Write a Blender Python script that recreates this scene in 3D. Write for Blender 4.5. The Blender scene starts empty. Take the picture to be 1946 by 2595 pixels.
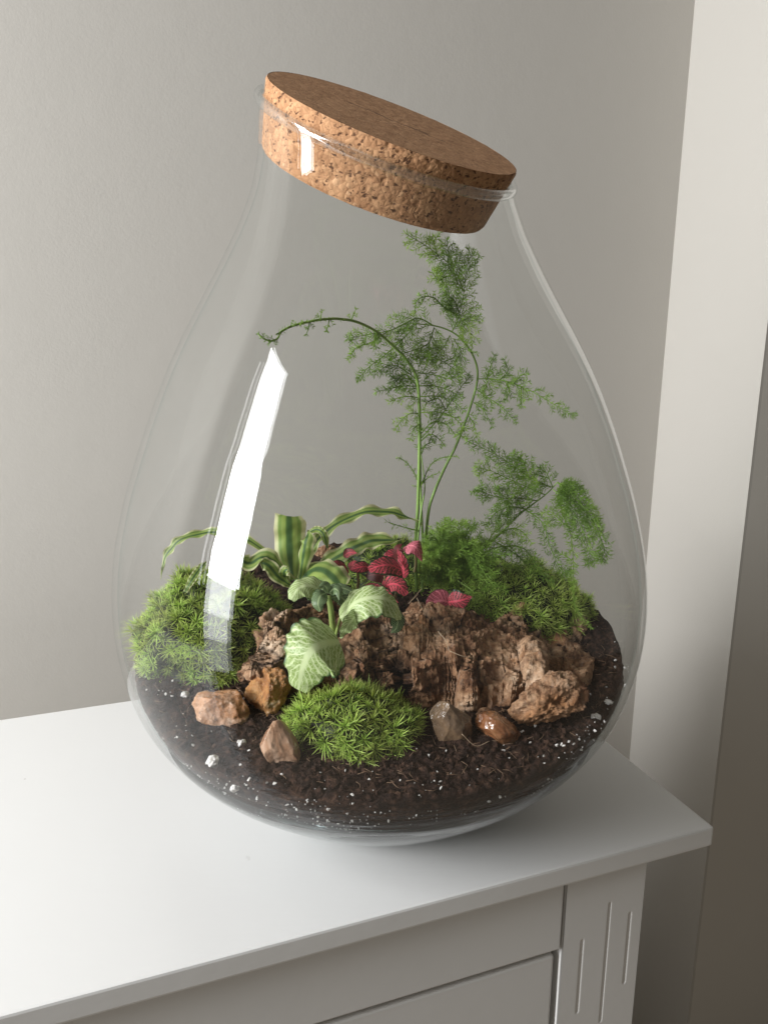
import bpy, bmesh, math, random
import numpy as np
from mathutils import Vector, Matrix, noise
random.seed(7); np.random.seed(7)
R = math.radians
scn = bpy.context.scene
col = scn.collection
# ---------------------------------------------------------------- camera
CAM = Vector((0.0024, -0.48, 0.3096)); FPX = 1950.0; PITCH = R(12.998); ROLL = R(0.357)
fwd = Vector((0, math.cos(PITCH), -math.sin(PITCH))); rgt0 = Vector((1, 0, 0)); up0 = rgt0.cross(fwd)
rgt = rgt0*math.cos(ROLL) + up0*math.sin(ROLL); upv = up0*math.cos(ROLL) - rgt0*math.sin(ROLL)
cd = bpy.data.cameras.new('camera'); cam = bpy.data.objects.new('camera', cd); col.objects.link(cam)
M = Matrix((rgt, upv, -fwd)).transposed().to_4x4(); M.translation = CAM; cam.matrix_world = M
cd.sensor_fit = 'VERTICAL'; cd.sensor_height = 36.0; cd.lens = 36.0*FPX/2595.0
cd.clip_start = 0.01; cd.clip_end = 60
scn.camera = cam
# frame of the cabinet and walls: u runs along the back wall, v towards it
YAW = R(20.33); U = Vector((math.cos(YAW), math.sin(YAW), 0)); V = Vector((-math.sin(YAW), math.cos(YAW), 0)); Z = Vector((0, 0, 1))
def uv(u, v, z): return U*u + V*v + Z*z
# ---------------------------------------------------------------- world, window light, exposure
w = bpy.data.worlds.new('World'); scn.world = w; w.use_nodes = True
bg = w.node_tree.nodes['Background']; bg.inputs[0].default_value = (1.0, 0.945, 0.83, 1); bg.inputs[1].default_value = 0.148
def window_light(name, u, v0, v1, z0, z1, radiance, colr=(0.97, 0.985, 1.0), turn=0):
    ld = bpy.data.lights.new(name, 'AREA'); ld.shape = 'RECTANGLE'
    sx, sy = abs(v1-v0), abs(z1-z0); ld.size = sx; ld.size_y = sy
    ld.energy = radiance*math.pi*sx*sy; ld.color = colr   # diffuse area lamp: power = pi * area * radiance
    o = bpy.data.objects.new(name, ld); col.objects.link(o)
    zz = -(U*math.cos(turn)+V*math.sin(turn)); xx = Z.cross(zz); m = Matrix((xx, Z, zz)).transposed().to_4x4()
    m.translation = uv(u, (v0+v1)/2, (z0+z1)/2); o.matrix_world = m
window_light('window_light', -1.6, -0.44, -0.065, 0.29, 0.95, 50)
window_light('window_upper_pane_light', -1.6, -0.44, -0.065, 0.95, 1.62, 22)
window_light('window_side_pane_light', -1.6, 0.020, 0.050, 0.22, 1.45, 7)
window_light('window_lower_pane_light', -1.6, -0.40, -0.070, 0.06, 0.289, 14)
window_light('window_sill_light', -1.6, -0.38, -0.075, -0.14, 0.06, 8)
window_light('reflection_fade_light', -1.6, -0.37, -0.078, -0.40, -0.14, 3.5)  # added lamp below the window, fades out the lower end of its reflection
scn.view_settings.view_transform = 'Standard'; scn.view_settings.look = 'None'
scn.view_settings.exposure = 0; scn.view_settings.gamma = 1
cy = scn.cycles
cy.max_bounces = 14; cy.transparent_max_bounces = 64; cy.transmission_bounces = 12; cy.glossy_bounces = 6
cy.diffuse_bounces = 4; cy.sample_clamp_indirect = 6; cy.blur_glossy = 0.3
# ---------------------------------------------------------------- helpers
def ray(px, py):
    return (fwd + rgt*((px-973)/FPX) + upv*((1297.5-py)/FPX)).normalized()
def at(px, py, Y):                      # point of the place seen at (px, py) of the photograph, at depth Y
    d = ray(px, py); return CAM + d*((Y-CAM.y)/d.y)
def tagk(o, kind): o['kind'] = kind; return o
def tag(o, label, cat, group=None):
    o['label'] = label; o['category'] = cat
    if group: o['group'] = group
    return o
def empty(name, loc=(0, 0, 0)):
    o = bpy.data.objects.new(name, None); o.empty_display_size = .01; col.objects.link(o); o.location = loc; return o
def link(name, me, parent=None):
    o = bpy.data.objects.new(name, me); col.objects.link(o)
    if parent is not None:
        o.parent = parent
        o.matrix_parent_inverse = Matrix.Translation(parent.location).inverted() if parent.parent is None else Matrix()
    return o
def mesh(name, vs, fs, mat, parent=None, smooth=True, uvs=None, cols=None):
    me = bpy.data.meshes.new(name); me.from_pydata([tuple(v) for v in vs], [], fs)
    if uvs is not None:
        ul = me.uv_layers.new(name='UVMap'); idx = np.empty(len(me.loops), dtype=np.int32); me.loops.foreach_get('vertex_index', idx)
        ul.data.foreach_set('uv', np.asarray(uvs, dtype=np.float32)[idx].ravel())
    me.materials.append(mat)
    if smooth: me.polygons.foreach_set('use_smooth', [True]*len(me.polygons))
    me.update(); return link(name, me, parent)
def grid_faces(nu, nv, wrap=False, off=0):
    f = []
    for i in range(nu-1):
        for j in range(nv if wrap else nv-1):
            k = (j+1) % nv
            f.append((off+i*nv+j, off+i*nv+k, off+(i+1)*nv+k, off+(i+1)*nv+j))
    return f
def tube(pts, rads, n=7):
    pts = [Vector(p) for p in pts]; vs = []; prev = None
    for i, p in enumerate(pts):
        t = (pts[min(i+1, len(pts)-1)]-pts[max(i-1, 0)]).normalized()
        if prev is None: prev = t.orthogonal().normalized()
        a = (prev-t*prev.dot(t)).normalized(); prev = a; b = t.cross(a)
        r = rads[i] if hasattr(rads, '__len__') else rads
        vs += [p+a*(r*math.cos(2*math.pi*k/n))+b*(r*math.sin(2*math.pi*k/n)) for k in range(n)]
    f = grid_faces(len(pts), n, True)
    f.append(tuple(reversed(range(n)))); f.append(tuple((len(pts)-1)*n+k for k in range(n)))
    return vs, f
def catmull(P, n):
    P = [Vector(p) for p in P]; Q = [P[0]*2-P[1]]+P+[P[-1]*2-P[-2]]; out = []
    m = len(P)-1
    for i in range(n):
        s = i/(n-1)*m; k = min(int(s), m-1); t = s-k; a, b, c, d = Q[k], Q[k+1], Q[k+2], Q[k+3]
        out.append(0.5*((2*b)+(c-a)*t+(2*a-5*b+4*c-d)*t*t+(-a+3*b-3*c+d)*t*t*t))
    return out
def fbm(p, o=4, h=1.0, l=2.0): return noise.fractal(Vector(p), h, l, o, noise_basis='PERLIN_ORIGINAL')
def sm(a, b, x): x = min(1, max(0, (x-a)/(b-a))); return x*x*(3-2*x)
# node helpers
class NT:
    def __init__(s, name):
        s.m = bpy.data.materials.new(name); s.m.use_nodes = True; s.t = s.m.node_tree; s.n = s.t.nodes; s.l = s.t.links
        s.b = s.n['Principled BSDF']; s.out = s.n['Material Output']; s._c = None
    def node(s, typ, ins=None, **kw):
        nd = s.n.new(typ)
        for k, v in kw.items(): setattr(nd, k, v)
        for k, v in (ins or {}).items(): s.put(nd.inputs[k], v)
        return nd
    def put(s, sock, v):
        if hasattr(v, 'is_output') : s.l.new(v, sock)
        elif hasattr(v, 'outputs'): s.l.new(v.outputs[0], sock)
        else:
            if isinstance(v, tuple) and len(v) == 3 and sock.type == 'RGBA': v = v+(1,)
            sock.default_value = v
    def co(s, kind='Object'):
        if s._c is None: s._c = s.node('ShaderNodeTexCoord')
        return s._c.outputs[kind]
    def noise(s, scale, detail=5, rough=.55, vec=None, dist=0):
        return s.node('ShaderNodeTexNoise', {'Vector': vec or s.co(), 'Scale': scale, 'Detail': detail, 'Roughness': rough, 'Distortion': dist}).outputs[0]
    def voro(s, scale, feature='F1', out=0, vec=None, rnd=1.0):
        return s.node('ShaderNodeTexVoronoi', {'Vector': vec or s.co(), 'Scale': scale, 'Randomness': rnd}, feature=feature).outputs[out]
    def ramp(s, fac, stops, interp='LINEAR'):
        r = s.node('ShaderNodeValToRGB', {'Fac': fac}); r.color_ramp.interpolation = interp; e = r.color_ramp.elements
        while len(e) < len(stops): e.new(.5)
        for el, (p, c) in zip(e, stops):
            el.position = p; el.color = (c+(1,)) if isinstance(c, tuple) else (c, c, c, 1)
        return r.outputs[0]
    def math(s, op, a, b=None, c=None, clamp=False):
        n = s.node('ShaderNodeMath', operation=op, use_clamp=clamp); s.put(n.inputs[0], a)
        if b is not None: s.put(n.inputs[1], b)
        if c is not None: s.put(n.inputs[2], c)
        return n.outputs[0]
    def mix(s, f, a, b, blend='MIX'):
        n = s.node('ShaderNodeMix', data_type='RGBA', blend_type=blend)
        s.put(n.inputs[0], f); s.put(n.inputs[6], a); s.put(n.inputs[7], b); return n.outputs[2]
    def bump(s, h, strength, dist, nrm=None):
        n = s.node('ShaderNodeBump', {'Height': h, 'Strength': strength, 'Distance': dist})
        if nrm is not None: s.put(n.inputs['Normal'], nrm)
        return n.outputs[0]
    def set(s, **kw):
        for k, v in kw.items(): s.put(s.b.inputs[k.replace('_', ' ')], v)
        return s.m
    def map(s, scale=(1, 1, 1), loc=(0, 0, 0), rot=(0, 0, 0), vec=None):
        return s.node('ShaderNodeMapping', {'Vector': vec or s.co(), 'Scale': scale, 'Location': loc, 'Rotation': rot}).outputs[0]

# ---------------------------------------------------------------- materials of the room
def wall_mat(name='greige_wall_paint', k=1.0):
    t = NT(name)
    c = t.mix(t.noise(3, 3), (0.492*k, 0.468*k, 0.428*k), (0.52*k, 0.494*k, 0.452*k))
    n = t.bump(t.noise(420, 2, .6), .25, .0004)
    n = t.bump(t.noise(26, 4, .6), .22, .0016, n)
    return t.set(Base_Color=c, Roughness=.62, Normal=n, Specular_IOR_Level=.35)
def white_paint(name, c=(0.80, 0.79, 0.77), marks=False):
    t = NT(name)
    base = t.mix(t.noise(7, 3), c, tuple(x*.96 for x in c))
    if marks:
        m = t.ramp(t.math('ADD', t.noise(34, 2, .4), t.math('MULTIPLY', t.noise(240, 3), .22)), [(.84, 0.0), (.90, .8)])
        d = t.ramp(t.voro(24), [(.012, 1.0), (.022, 0.0)])
        base = t.mix(t.math('MULTIPLY', t.math('MAXIMUM', m, d), .4), base, (0.28, 0.24, 0.20))
    n = t.bump(t.noise(220, 3, .6, t.map((.16, 1, 1), rot=(0, 0, -YAW))), .22, .0004); n = t.bump(t.noise(14, 3), .12, .0012, n)
    return t.set(Base_Color=base, Roughness=t.ramp(t.noise(20, 3), [(0, .34), (1, .46)]), Normal=n)
WALL = wall_mat(); WALL_BOUNCE = wall_mat('wall_paint_with_bounce', 1.2); WHITE = white_paint('white_cabinet_paint'); TOPP = white_paint('white_tabletop_paint', (0.83, 0.825, 0.81), True)  # chimney breast colour raised to stand in for missing bounce light

# ---------------------------------------------------------------- room: walls and floor
def quad_prism(name, pts, depth, mat, kind='structure'):   # pts: 4 corners, depth: vector
    vs = [Vector(p) for p in pts]; vs += [v+depth for v in vs]
    f = [(0, 1, 2, 3), (7, 6, 5, 4), (0, 4, 5, 1), (1, 5, 6, 2), (2, 6, 7, 3), (3, 7, 4, 0)]
    o = mesh(name, vs, f, mat, smooth=False); o['kind'] = kind; return o
VB = 0.198; GAP = 0.20; VW = VB+GAP; UC = 0.545; VC = 0.233; ZF = -0.78
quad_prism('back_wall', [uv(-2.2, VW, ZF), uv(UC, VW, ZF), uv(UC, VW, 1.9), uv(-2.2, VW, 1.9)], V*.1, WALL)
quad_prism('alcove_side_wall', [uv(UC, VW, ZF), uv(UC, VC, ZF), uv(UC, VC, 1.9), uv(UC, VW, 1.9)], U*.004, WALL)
quad_prism('chimney_breast_wall', [uv(UC+.004, VC, ZF), uv(2.6, VC, ZF), uv(2.6, VC, 1.9), uv(UC+.004, VC, 1.9)], V*.1, WALL_BOUNCE)
# rounded plaster corner between the side wall and the chimney breast
cs = []
for zz in (ZF, 1.9):
    for k in range(7):
        a = math.pi/2*k/6; cs.append(uv(UC+.004-.004*math.cos(a), VC+.004-.004*math.sin(a)-.0005, zz))
def floor_mat():
    t = NT('bounce_floor'); v = t.map((1, 6, 1)); c = t.mix(t.noise(3, 5, .6, v), (0.36, 0.30, 0.24), (0.31, 0.26, 0.21))  # unseen floor, colour lightened to bounce light up onto walls and cabinet
    return t.set(Base_Color=c, Roughness=.8)
quad_prism('floor', [uv(-2.2, -2.5, ZF-.02), uv(2.6, -2.5, ZF-.02), uv(2.6, VW+.1, ZF-.02), uv(-2.2, VW+.1, ZF-.02)], Z*-.05, floor_mat())

# ---------------------------------------------------------------- cabinet
cab = empty('cabinet', uv(0, 0, ZF)); tag(cab, 'white painted wooden chest of drawers standing in the wall alcove under the jar', 'cabinet')
def box_uv(name, u0, u1, v0, v1, z0, z1, mat, bev=.0012, parent=cab, seg=2):
    bm = bmesh.new()
    P = [bm.verts.new(uv(u, v, z)) for u in (u0, u1) for v in (v0, v1) for z in (z0, z1)]
    for f in ((0, 1, 3, 2), (4, 6, 7, 5), (0, 4, 5, 1), (2, 3, 7, 6), (0, 2, 6, 4), (1, 5, 7, 3)): bm.faces.new([P[i] for i in f])
    bmesh.ops.recalc_face_normals(bm, faces=bm.faces)
    if bev: bmesh.ops.bevel(bm, geom=bm.edges[:], offset=bev, segments=seg, profile=.6, affect='EDGES')
    me = bpy.data.meshes.new(name); bm.to_mesh(me); bm.free(); me.materials.append(mat)
    return link(name, me, parent)
UL = -0.72; VF = -0.113; UR = 0.190
box_uv('tabletop', UL, UR, VF, VB, -0.0138, 0.0, TOPP, .0016)
FV = VF+.006                                  # face of the drawers and posts
UPR = 0.1435; UPL = 0.0845
# fluted corner post: a front face with three round-ended grooves cut into it
def post():
    nu_, nz_ = 120, 420
    z0, z1 = -0.76, -0.0187
    zs = list(np.linspace(z0, -0.26, 8)[:-1])+list(np.linspace(-0.26, z1, nz_))
    us = np.linspace(UPL, UPR, nu_); vs = []
    gro = [(.0985, -.064, -.118), (.1175, -.042, -.132), (.1340, -.054, -.107)]
    for z_ in zs:
        for u_ in us:
            d = 0
            for gu, zt, zb in gro:
                dz = max(0, z_-zt, zb-z_); dist = math.hypot(u_-gu, dz)
                d = max(d, .0007*(1-min(1, dist/.0012)**2))
            vs.append(uv(u_, FV+d, z_))
    f = grid_faces(len(zs), nu_); return vs, f
vs, fs = post(); mesh('fluted_post_face', vs, fs, WHITE, cab)
box_uv('corner_post', UPL, UPR, FV+.0022, FV+.04, -.76, -.0140, WHITE, .0006)
box_uv('side_panel', UPR-.022, UPR-.003, FV+.04, VB-.004, -.76, -.0140, WHITE, .0008)
box_uv('side_board', UPR-.003, UPR, FV+.0022, VB-.004, -.76, -.0140, WHITE, .0004)
box_uv('apron_rail', UL+.03, UPL-.0012, FV+.0015, FV+.025, -.0665, -.0140, WHITE, .0008)
d1_ = box_uv('drawer_front', UL+.03, UPL-.0042, FV+.0030, FV+.022, -.260, -.0715, WHITE, .0016)
box_uv('drawer_front', UL+.03, UPL-.0042, FV+.0030, FV+.022, -.47, -.2655, WHITE, .0016)
box_uv('drawer_front', UL+.03, UPL-.0042, FV+.0030, FV+.022, -.70, -.4755, WHITE, .0016)
box_uv('carcass', UL+.035, UPL-.001, FV+.030, VB-.006, -.75, -.0142, WHITE, 0)

# ---------------------------------------------------------------- jar profile
S = .48
KN = [(-.645,.125),(-.635,.142),(-.62,.165),(-.60,.192),(-.58,.2187),(-.56,.243),(-.54,.267),(-.52,.286),(-.50,.301),(-.48,.3145),(-.46,.324),(-.44,.331),(-.42,.336),(-.40,.3405),(-.38,.3435),(-.36,.345),(-.34,.3455),(-.32,.345),(-.30,.3435),(-.28,.341),(-.26,.3375),(-.24,.333),(-.2,.3225),(-.16,.309),(-.12,.295),(-.08,.279),(-.04,.262),(0,.243),(.04,.222),(.08,.201),(.12,.181),(.16,.165),(.2,.1565),(.24,.155),(.28,.155),(.4,.156)]
kz = np.array([(k[0]+.645)*S for k in KN]); kr = np.array([k[1]*S for k in KN])
zf = np.linspace(0, kz[-1], 800); rf = np.interp(zf, kz, kr)
for _ in range(60): rf[1:-1] = (rf[:-2]+rf[1:-1]*2+rf[2:])/4
for _ in range(60): rf[40:-1] = (rf[39:-2]+rf[40:-1]*2+rf[41:])/4
def rjar(z): return float(np.interp(z, zf, rf))
RC = Vector((.0043, -.0013, .4182)); RA, RB = -.3615, .4043
RN = Vector((-RA, -RB, 1)).normalized(); REX = Vector((1, 0, RA)).normalized(); REY = RN.cross(REX)
RR = .0765
def rim_at(phi):                               # rim circle point at azimuth phi seen from the jar axis
    th = phi
    for _ in range(40):
        p = RC+REX*(RR*math.cos(th))+REY*(RR*math.sin(th)); a = math.atan2(p.y, p.x)
        th += (phi-a+math.pi) % (2*math.pi)-math.pi
    return p
NPH = 192; ZB = 0.25
def jar_surface(inset, n1=70, n2=70):
    cols_ = []
    for k in range(NPH):
        phi = 2*math.pi*k/NPH-math.pi; rp = rim_at(phi); rrim = math.hypot(rp.x, rp.y); c = []
        q = rrim/rjar(rp.z)
        for i in range(n1):
            t = i/(n1-1); z = ZB*t**1.25
            r = rjar(z)
            wob = 1+.0030*fbm((math.cos(phi)*1.3, math.sin(phi)*1.3, z*11), 1)
            e = inset(z)
            dr = (rjar(z+.003)-rjar(max(0, z-.003)))/.006
            L = math.hypot(1, dr); c.append(Vector(((r*wob-e/L)*math.cos(phi), (r*wob-e/L)*math.sin(phi), z+e*dr/L)))
        for i in range(1, n2):
            t = i/(n2-1); z = ZB+(rp.z-ZB)*t
            r = rjar(z)*(1+(q-1)*sm(0.15, 1, t))
            wob = 1+.0030*fbm((math.cos(phi)*1.3, math.sin(phi)*1.3, z*11), 1)*(1-t)
            e = inset(z); c.append(Vector(((r*wob-e)*math.cos(phi), (r*wob-e)*math.sin(phi), z)))
        cols_.append(c)
    return cols_
def glass_mat(name, f0, fg, tk, low=(0.994, 0.998, 0.997)):
    t = NT(name); t.n.remove(t.b)
    g = t.node('ShaderNodeNewGeometry')
    dp = t.node('ShaderNodeVectorMath', operation='DOT_PRODUCT'); t.put(dp.inputs[0], g.outputs['Incoming']); t.put(dp.inputs[1], g.outputs['Normal'])
    c = t.math('ABSOLUTE', dp.outputs['Value']); om = t.math('SUBTRACT', 1, c, clamp=True)
    F = t.math('MULTIPLY_ADD', t.math('POWER', om, 5), fg, f0, clamp=True)
    zz = t.node('ShaderNodeSeparateXYZ', {0: t.co()}).outputs[2]       # the glass is thicker, so greener and greyer, at the foot
    tint = t.mix(t.math('POWER', om, 14), t.mix(t.ramp(zz, [(.012, 1.0), (.095, 0.0)]), (0.994, 0.998, 0.997), low), tk)
    tr = t.node('ShaderNodeBsdfTransparent', {'Color': tint})
    rp = t.math('MULTIPLY', t.noise(9, 2, .5, t.map((1, 1, 26), rot=(.10, .06, 0))), t.ramp(t.node('ShaderNodeSeparateXYZ', {0: t.co()}).outputs[2], [(.06, 1.0), (.15, 0.0)]))
    n = t.bump(rp, .35, .0022, t.bump(t.noise(16, 0, .5, t.map((1, 1, .5))), .06, .0020))
    gl = t.node('ShaderNodeBsdfAnisotropic', {'Color': (1, 1, 1, 1), 'Roughness': .012, 'Normal': n})
    mx = t.node('ShaderNodeMixShader', {0: F, 1: tr, 2: gl})
    t.l.new(mx.outputs[0], t.out.inputs[0]); return t.m
GLASS = glass_mat('clear_glass', .034, .90, (0.62, 0.68, 0.68), (0.87, 0.91, 0.91)); GLASSI = glass_mat('clear_glass_inner_face', .022, .30, (0.78, 0.86, 0.86), (0.90, 0.93, 0.93))
def solid_glass():
    t = NT('thick_rim_glass')
    return t.set(Base_Color=(0.90, 0.97, 0.96), Roughness=.0, IOR=1.48, Transmission_Weight=1.0)
jar = empty('glass_jar', (0, 0, 0)); tag(jar, 'large teardrop clear glass terrarium jar with a slanted mouth, standing on the white cabinet', 'jar')
OUT = jar_surface(lambda z: 0)
INN = jar_surface(lambda z: .0034+.004*(1-sm(0, .06, z)))
def strip(cols_, flip=False):
    n = len(cols_[0]); vs = [p for c in cols_ for p in c]; f = []
    for k in range(NPH):
        k2 = (k+1) % NPH
        for i in range(n-1):
            q = (k*n+i, k2*n+i, k2*n+i+1, k*n+i+1); f.append(tuple(reversed(q)) if flip else q)
    return vs, f, n
vs, fs, n_ = strip(OUT); v2, f2, _ = strip(INN, True); off = len(vs)
f2 = [tuple(i+off for i in q) for q in f2]
vs = vs+v2; fs = fs+f2; BOT = 1
for k in range(NPH):                            # close the lip and the bottom
    k2 = (k+1) % NPH; fs.append((k*n_+n_-1, k2*n_+n_-1, off+k2*n_+n_-1, off+k*n_+n_-1))

fs.append(tuple(reversed([k*n_ for k in range(NPH)]))); fs.append(tuple(off+k*n_ for k in range(NPH)))
body = mesh('body', vs, fs, GLASS, jar); body.location.z = .0008
body.data.materials.append(GLASSI); nf1 = NPH*(n_-1)
mi_ = [0]*nf1+[1]*nf1+[0]*(len(fs)-2*nf1); body.data.polygons.foreach_set('material_index', mi_)
bv_, bf_ = [], []                                  # the thick solid foot of the jar
nb = 46
for side_ in (0, 1):
    for i in range(nb):
        t_ = i/(nb-1); z = .0034+.062*t_
        e2 = .0007 if side_ == 0 else .0007+.0002+.0090*sm(0, .16, t_)*(1-sm(.25, 1, t_))
        dr = (rjar(z+.003)-rjar(max(0, z-.003)))/.006; L_ = min(2.2, math.hypot(1, dr))
        for k in range(NPH):
            ph = 2*math.pi*k/NPH; r = rjar(z)-e2*L_+(.00025*math.sin(z*900)*side_); bv_.append(Vector((r*math.cos(ph), r*math.sin(ph), z)))
bf_ = grid_faces(nb, NPH, True)+[tuple(reversed(q)) for q in grid_faces(nb, NPH, True, nb*NPH)]
for k in range(NPH):
    k2 = (k+1) % NPH; o_ = nb*NPH; e_ = (nb-1)*NPH
    bf_.append((k, o_+k, o_+k2, k2)); bf_.append((e_+k2, o_+e_+k2, o_+e_+k, e_+k))
def base_glass():
    t = NT('thick_base_glass'); t.set(Base_Color=(0.97, 0.99, 0.99), Roughness=.02, IOR=1.45, Transmission_Weight=1.0); return t.m
bo_ = mesh('base', bv_, bf_, base_glass(), jar)
bm = bmesh.new(); bm.from_mesh(bo_.data); bmesh.ops.recalc_face_normals(bm, faces=bm.faces); bm.to_mesh(bo_.data); bm.free()
rimv = []; rimf = []
for k in range(160):
    th = 2*math.pi*k/160; rad = REX*math.cos(th)+REY*math.sin(th)
    for j in range(14):
        a = 2*math.pi*j/14
        rimv.append(RC+rad*(RR+.0001+.0024*math.cos(a))+RN*(.0024*math.sin(a)*1.25))
rimf = [(i*14+j, ((i+1) % 160)*14+j, ((i+1) % 160)*14+(j+1) % 14, i*14+(j+1) % 14) for i in range(160) for j in range(14)]
mesh('rim', rimv, rimf, glass_mat('rim_glass', .13, .80, (0.25, 0.36, 0.36)), jar)

# ---------------------------------------------------------------- cork lid
def cork_mat(name, fine):
    t = NT(name)
    wv = t.node('ShaderNodeVectorMath', operation='ADD'); nz = t.node('ShaderNodeTexNoise', {'Vector': t.co(), 'Scale': 160.0, 'Detail': 3.0})
    sc_ = t.node('ShaderNodeVectorMath', {1: (.0028, .0028, .0028)}, operation='MULTIPLY'); t.put(sc_.inputs[0], nz.outputs['Color'])
    t.put(wv.inputs[0], t.co()); t.put(wv.inputs[1], sc_.outputs[0]); vec = wv.outputs[0]
    k = 560 if fine else 330
    cell = t.node('ShaderNodeTexVoronoi', {'Vector': vec, 'Scale': k}); big = t.node('ShaderNodeTexVoronoi', {'Vector': vec, 'Scale': k*.42})
    edge = t.voro(k, 'DISTANCE_TO_EDGE', 0, vec)
    c = t.ramp(cell.outputs['Color'], [(0, (0.25, 0.115, 0.05)), (.45, (0.43, 0.225, 0.11)), (.8, (0.55, 0.31, 0.16)), (1, (0.66, 0.41, 0.235))])
    c2 = t.ramp(big.outputs['Color'], [(0, (0.34, 0.165, 0.08)), (1, (0.57, 0.325, 0.175))])
    c = t.mix(.45, c, c2)
    c = t.mix(t.ramp(edge, [(0, .34 if not fine else .25), (.07, 0.0)]), c, (0.13, 0.055, 0.025))
    c = t.mix(.10 if fine else 0.0, c, (0.80, 0.52, 0.33))
    pits = t.ramp(t.noise(310 if not fine else 620, 3, .6, t.map((1, 1, 1.6), vec=vec)), [(.36 if not fine else .33, 1.0), (.42 if not fine else .39, 0.0)])
    c = t.mix(t.math('MULTIPLY', pits, .85 if not fine else .6), c, (0.055, 0.022, 0.012))
    h = t.math('SUBTRACT', t.math('MULTIPLY', edge, 3 if not fine else 1.2, clamp=True), t.math('MULTIPLY', pits, 1.6))
    if fine:                                         # dark irregular streak across the top
        mv = t.map((9, 85, 1), loc=(0, 0, 0)); s_ = t.node('ShaderNodeVectorMath', operation='LENGTH')
        x = t.node('ShaderNodeSeparateXYZ', {0: t.co()})
        wy = t.math('ADD', x.outputs[1], t.math('MULTIPLY', t.math('SUBTRACT', t.noise(38, 3), .5), .020))
        st = t.math('MULTIPLY', t.math('LESS_THAN', t.math('ABSOLUTE', wy), .0012), t.math('LESS_THAN', t.math('ABSOLUTE', x.outputs[0]), .030))
        c = t.mix(t.math('MULTIPLY', st, .55), c, (0.07, 0.04, 0.025))
    n = t.bump(t.math('ADD', h, t.math('MULTIPLY', t.noise(900, 2), .3)), .45, .0004 if not fine else .0003)
    return t.set(Base_Color=c, Roughness=.85, Normal=n, Specular_IOR_Level=.25)
CT, CB, CHT, CHB = .0750, .0688, .0102, -.0250
cork = empty('cork_stopper', RC+RN*CHB); tag(cork, 'thick tapered agglomerated cork stopper set aslant in the mouth of the jar', 'stopper')
def cork_point(th, r, h): return RC+REX*(r*math.cos(th))+REY*(r*math.sin(th))+RN*h
def crk(p, a):                                      # small chips and pits on the side
    return a*(.22*noise.noise(p*520)-1.9*max(0, noise.noise(p*300)-.28)-1.2*max(0, noise.noise(p*460+Vector((7, 0, 0)))-.3))
vs = []; NT_ = 560; NH_ = 60
for i in range(NH_):
    t_ = i/(NH_-1)
    for k in range(NT_):
        th = 2*math.pi*k/NT_; r = CB+(CT-CB)*t_; h = CHB+(CHT-CHB)*t_
        p = cork_point(th, r, h); e = min(t_, 1-t_)
        r2 = r-.0002+crk(p, .0008)-.0008*(1-sm(0, .05, e)); vs.append(cork_point(th, r2, h))
fs = grid_faces(NH_, NT_, True); base0 = len(vs)
cs_ = mesh('cork_side', vs, fs, cork_mat('coarse_cork', False), cork)
def disc(name, R0, h, mat, par, upn):
    vs = []; nr = 40
    for i in range(nr):
        r = R0*i/(nr-1)
        for k in range(140):
            th = 2*math.pi*k/140; p = cork_point(th, r, h)
            vs.append(p+RN*(.0003*noise.noise(p*300)+.0002*noise.noise(p*90)))
    f = grid_faces(nr, 140, True)
    # object coordinates aligned with the lid
    m = Matrix((REX, REY, RN)).transposed().to_4x4(); m.translation = RC
    mi = m.inverted(); vs = [mi @ v for v in vs]
    o = mesh(name, vs, [tuple(reversed(q)) for q in f] if not upn else f, mat, None); o.matrix_world = m
    mw = o.matrix_world.copy(); o.parent = par; o.matrix_parent_inverse = Matrix.Translation(par.location).inverted(); return o
FINE = cork_mat('fine_cork', True)
disc('cork_top', CT-.0012, CHT, FINE, cork, True); disc('cork_underside', CB-.0012, CHB, FINE, cork, False)

# ---------------------------------------------------------------- soil
def inset_soil(z): return .0044+.0082*(1-sm(.012, .080, z))
def rsoil(z):
    return max(.002, rjar(z)-inset_soil(z)/max(.35, 1/math.hypot(1, (rjar(z+.002)-rjar(max(0, z-.002)))/.004)))
def height(x, y):
    h = .112+.150*y
    h += .003*math.exp(-((x-.12)**2+(y-.03)**2)/.0012)                 # bank against the right glass
    h += .0035*noise.noise(Vector((x*28, y*28, 1.3)))+.0016*noise.noise(Vector((x*90, y*90, 4)))
    return h
def soil_mat():
    t = NT('dark_potting_soil')
    a = t.noise(210, 5, .7); b = t.noise(60, 4, .6)
    c = t.ramp(a, [(.36, (0.004, 0.002, 0.0015)), (.49, (0.026, 0.013, 0.009)), (.60, (0.082, 0.042, 0.027)), (.72, (0.19, 0.11, 0.07))])
    c = t.mix(t.math('MULTIPLY', b, .6), c, (0.035, 0.018, 0.013), 'MIX')
    n = t.bump(t.noise(420, 4, .75), 1.0, .0022); n = t.bump(t.voro(300), .7, .0016, n)
    return t.set(Base_Color=c, Roughness=.9, Normal=n, Specular_IOR_Level=.2)
SOIL = soil_mat()
NA = 420; vs = []; rows = 60
edges = []
for k in range(NA):
    phi = 2*math.pi*k/NA; z = .11
    for _ in range(25): r = rsoil(z)*.999; z = .5*z+.5*height(r*math.cos(phi), r*math.sin(phi))
    edges.append((phi, z))
Z0 = .0150
for i in range(rows):
    for phi, ze in edges:
        z = Z0+(ze-Z0)*i/(rows-1); r = rsoil(z)*(1-.010*abs(fbm((math.cos(phi)*11, math.sin(phi)*11, z*90), 4)))
        vs.append(Vector((r*math.cos(phi), r*math.sin(phi), z)))
nr = 140
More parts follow.
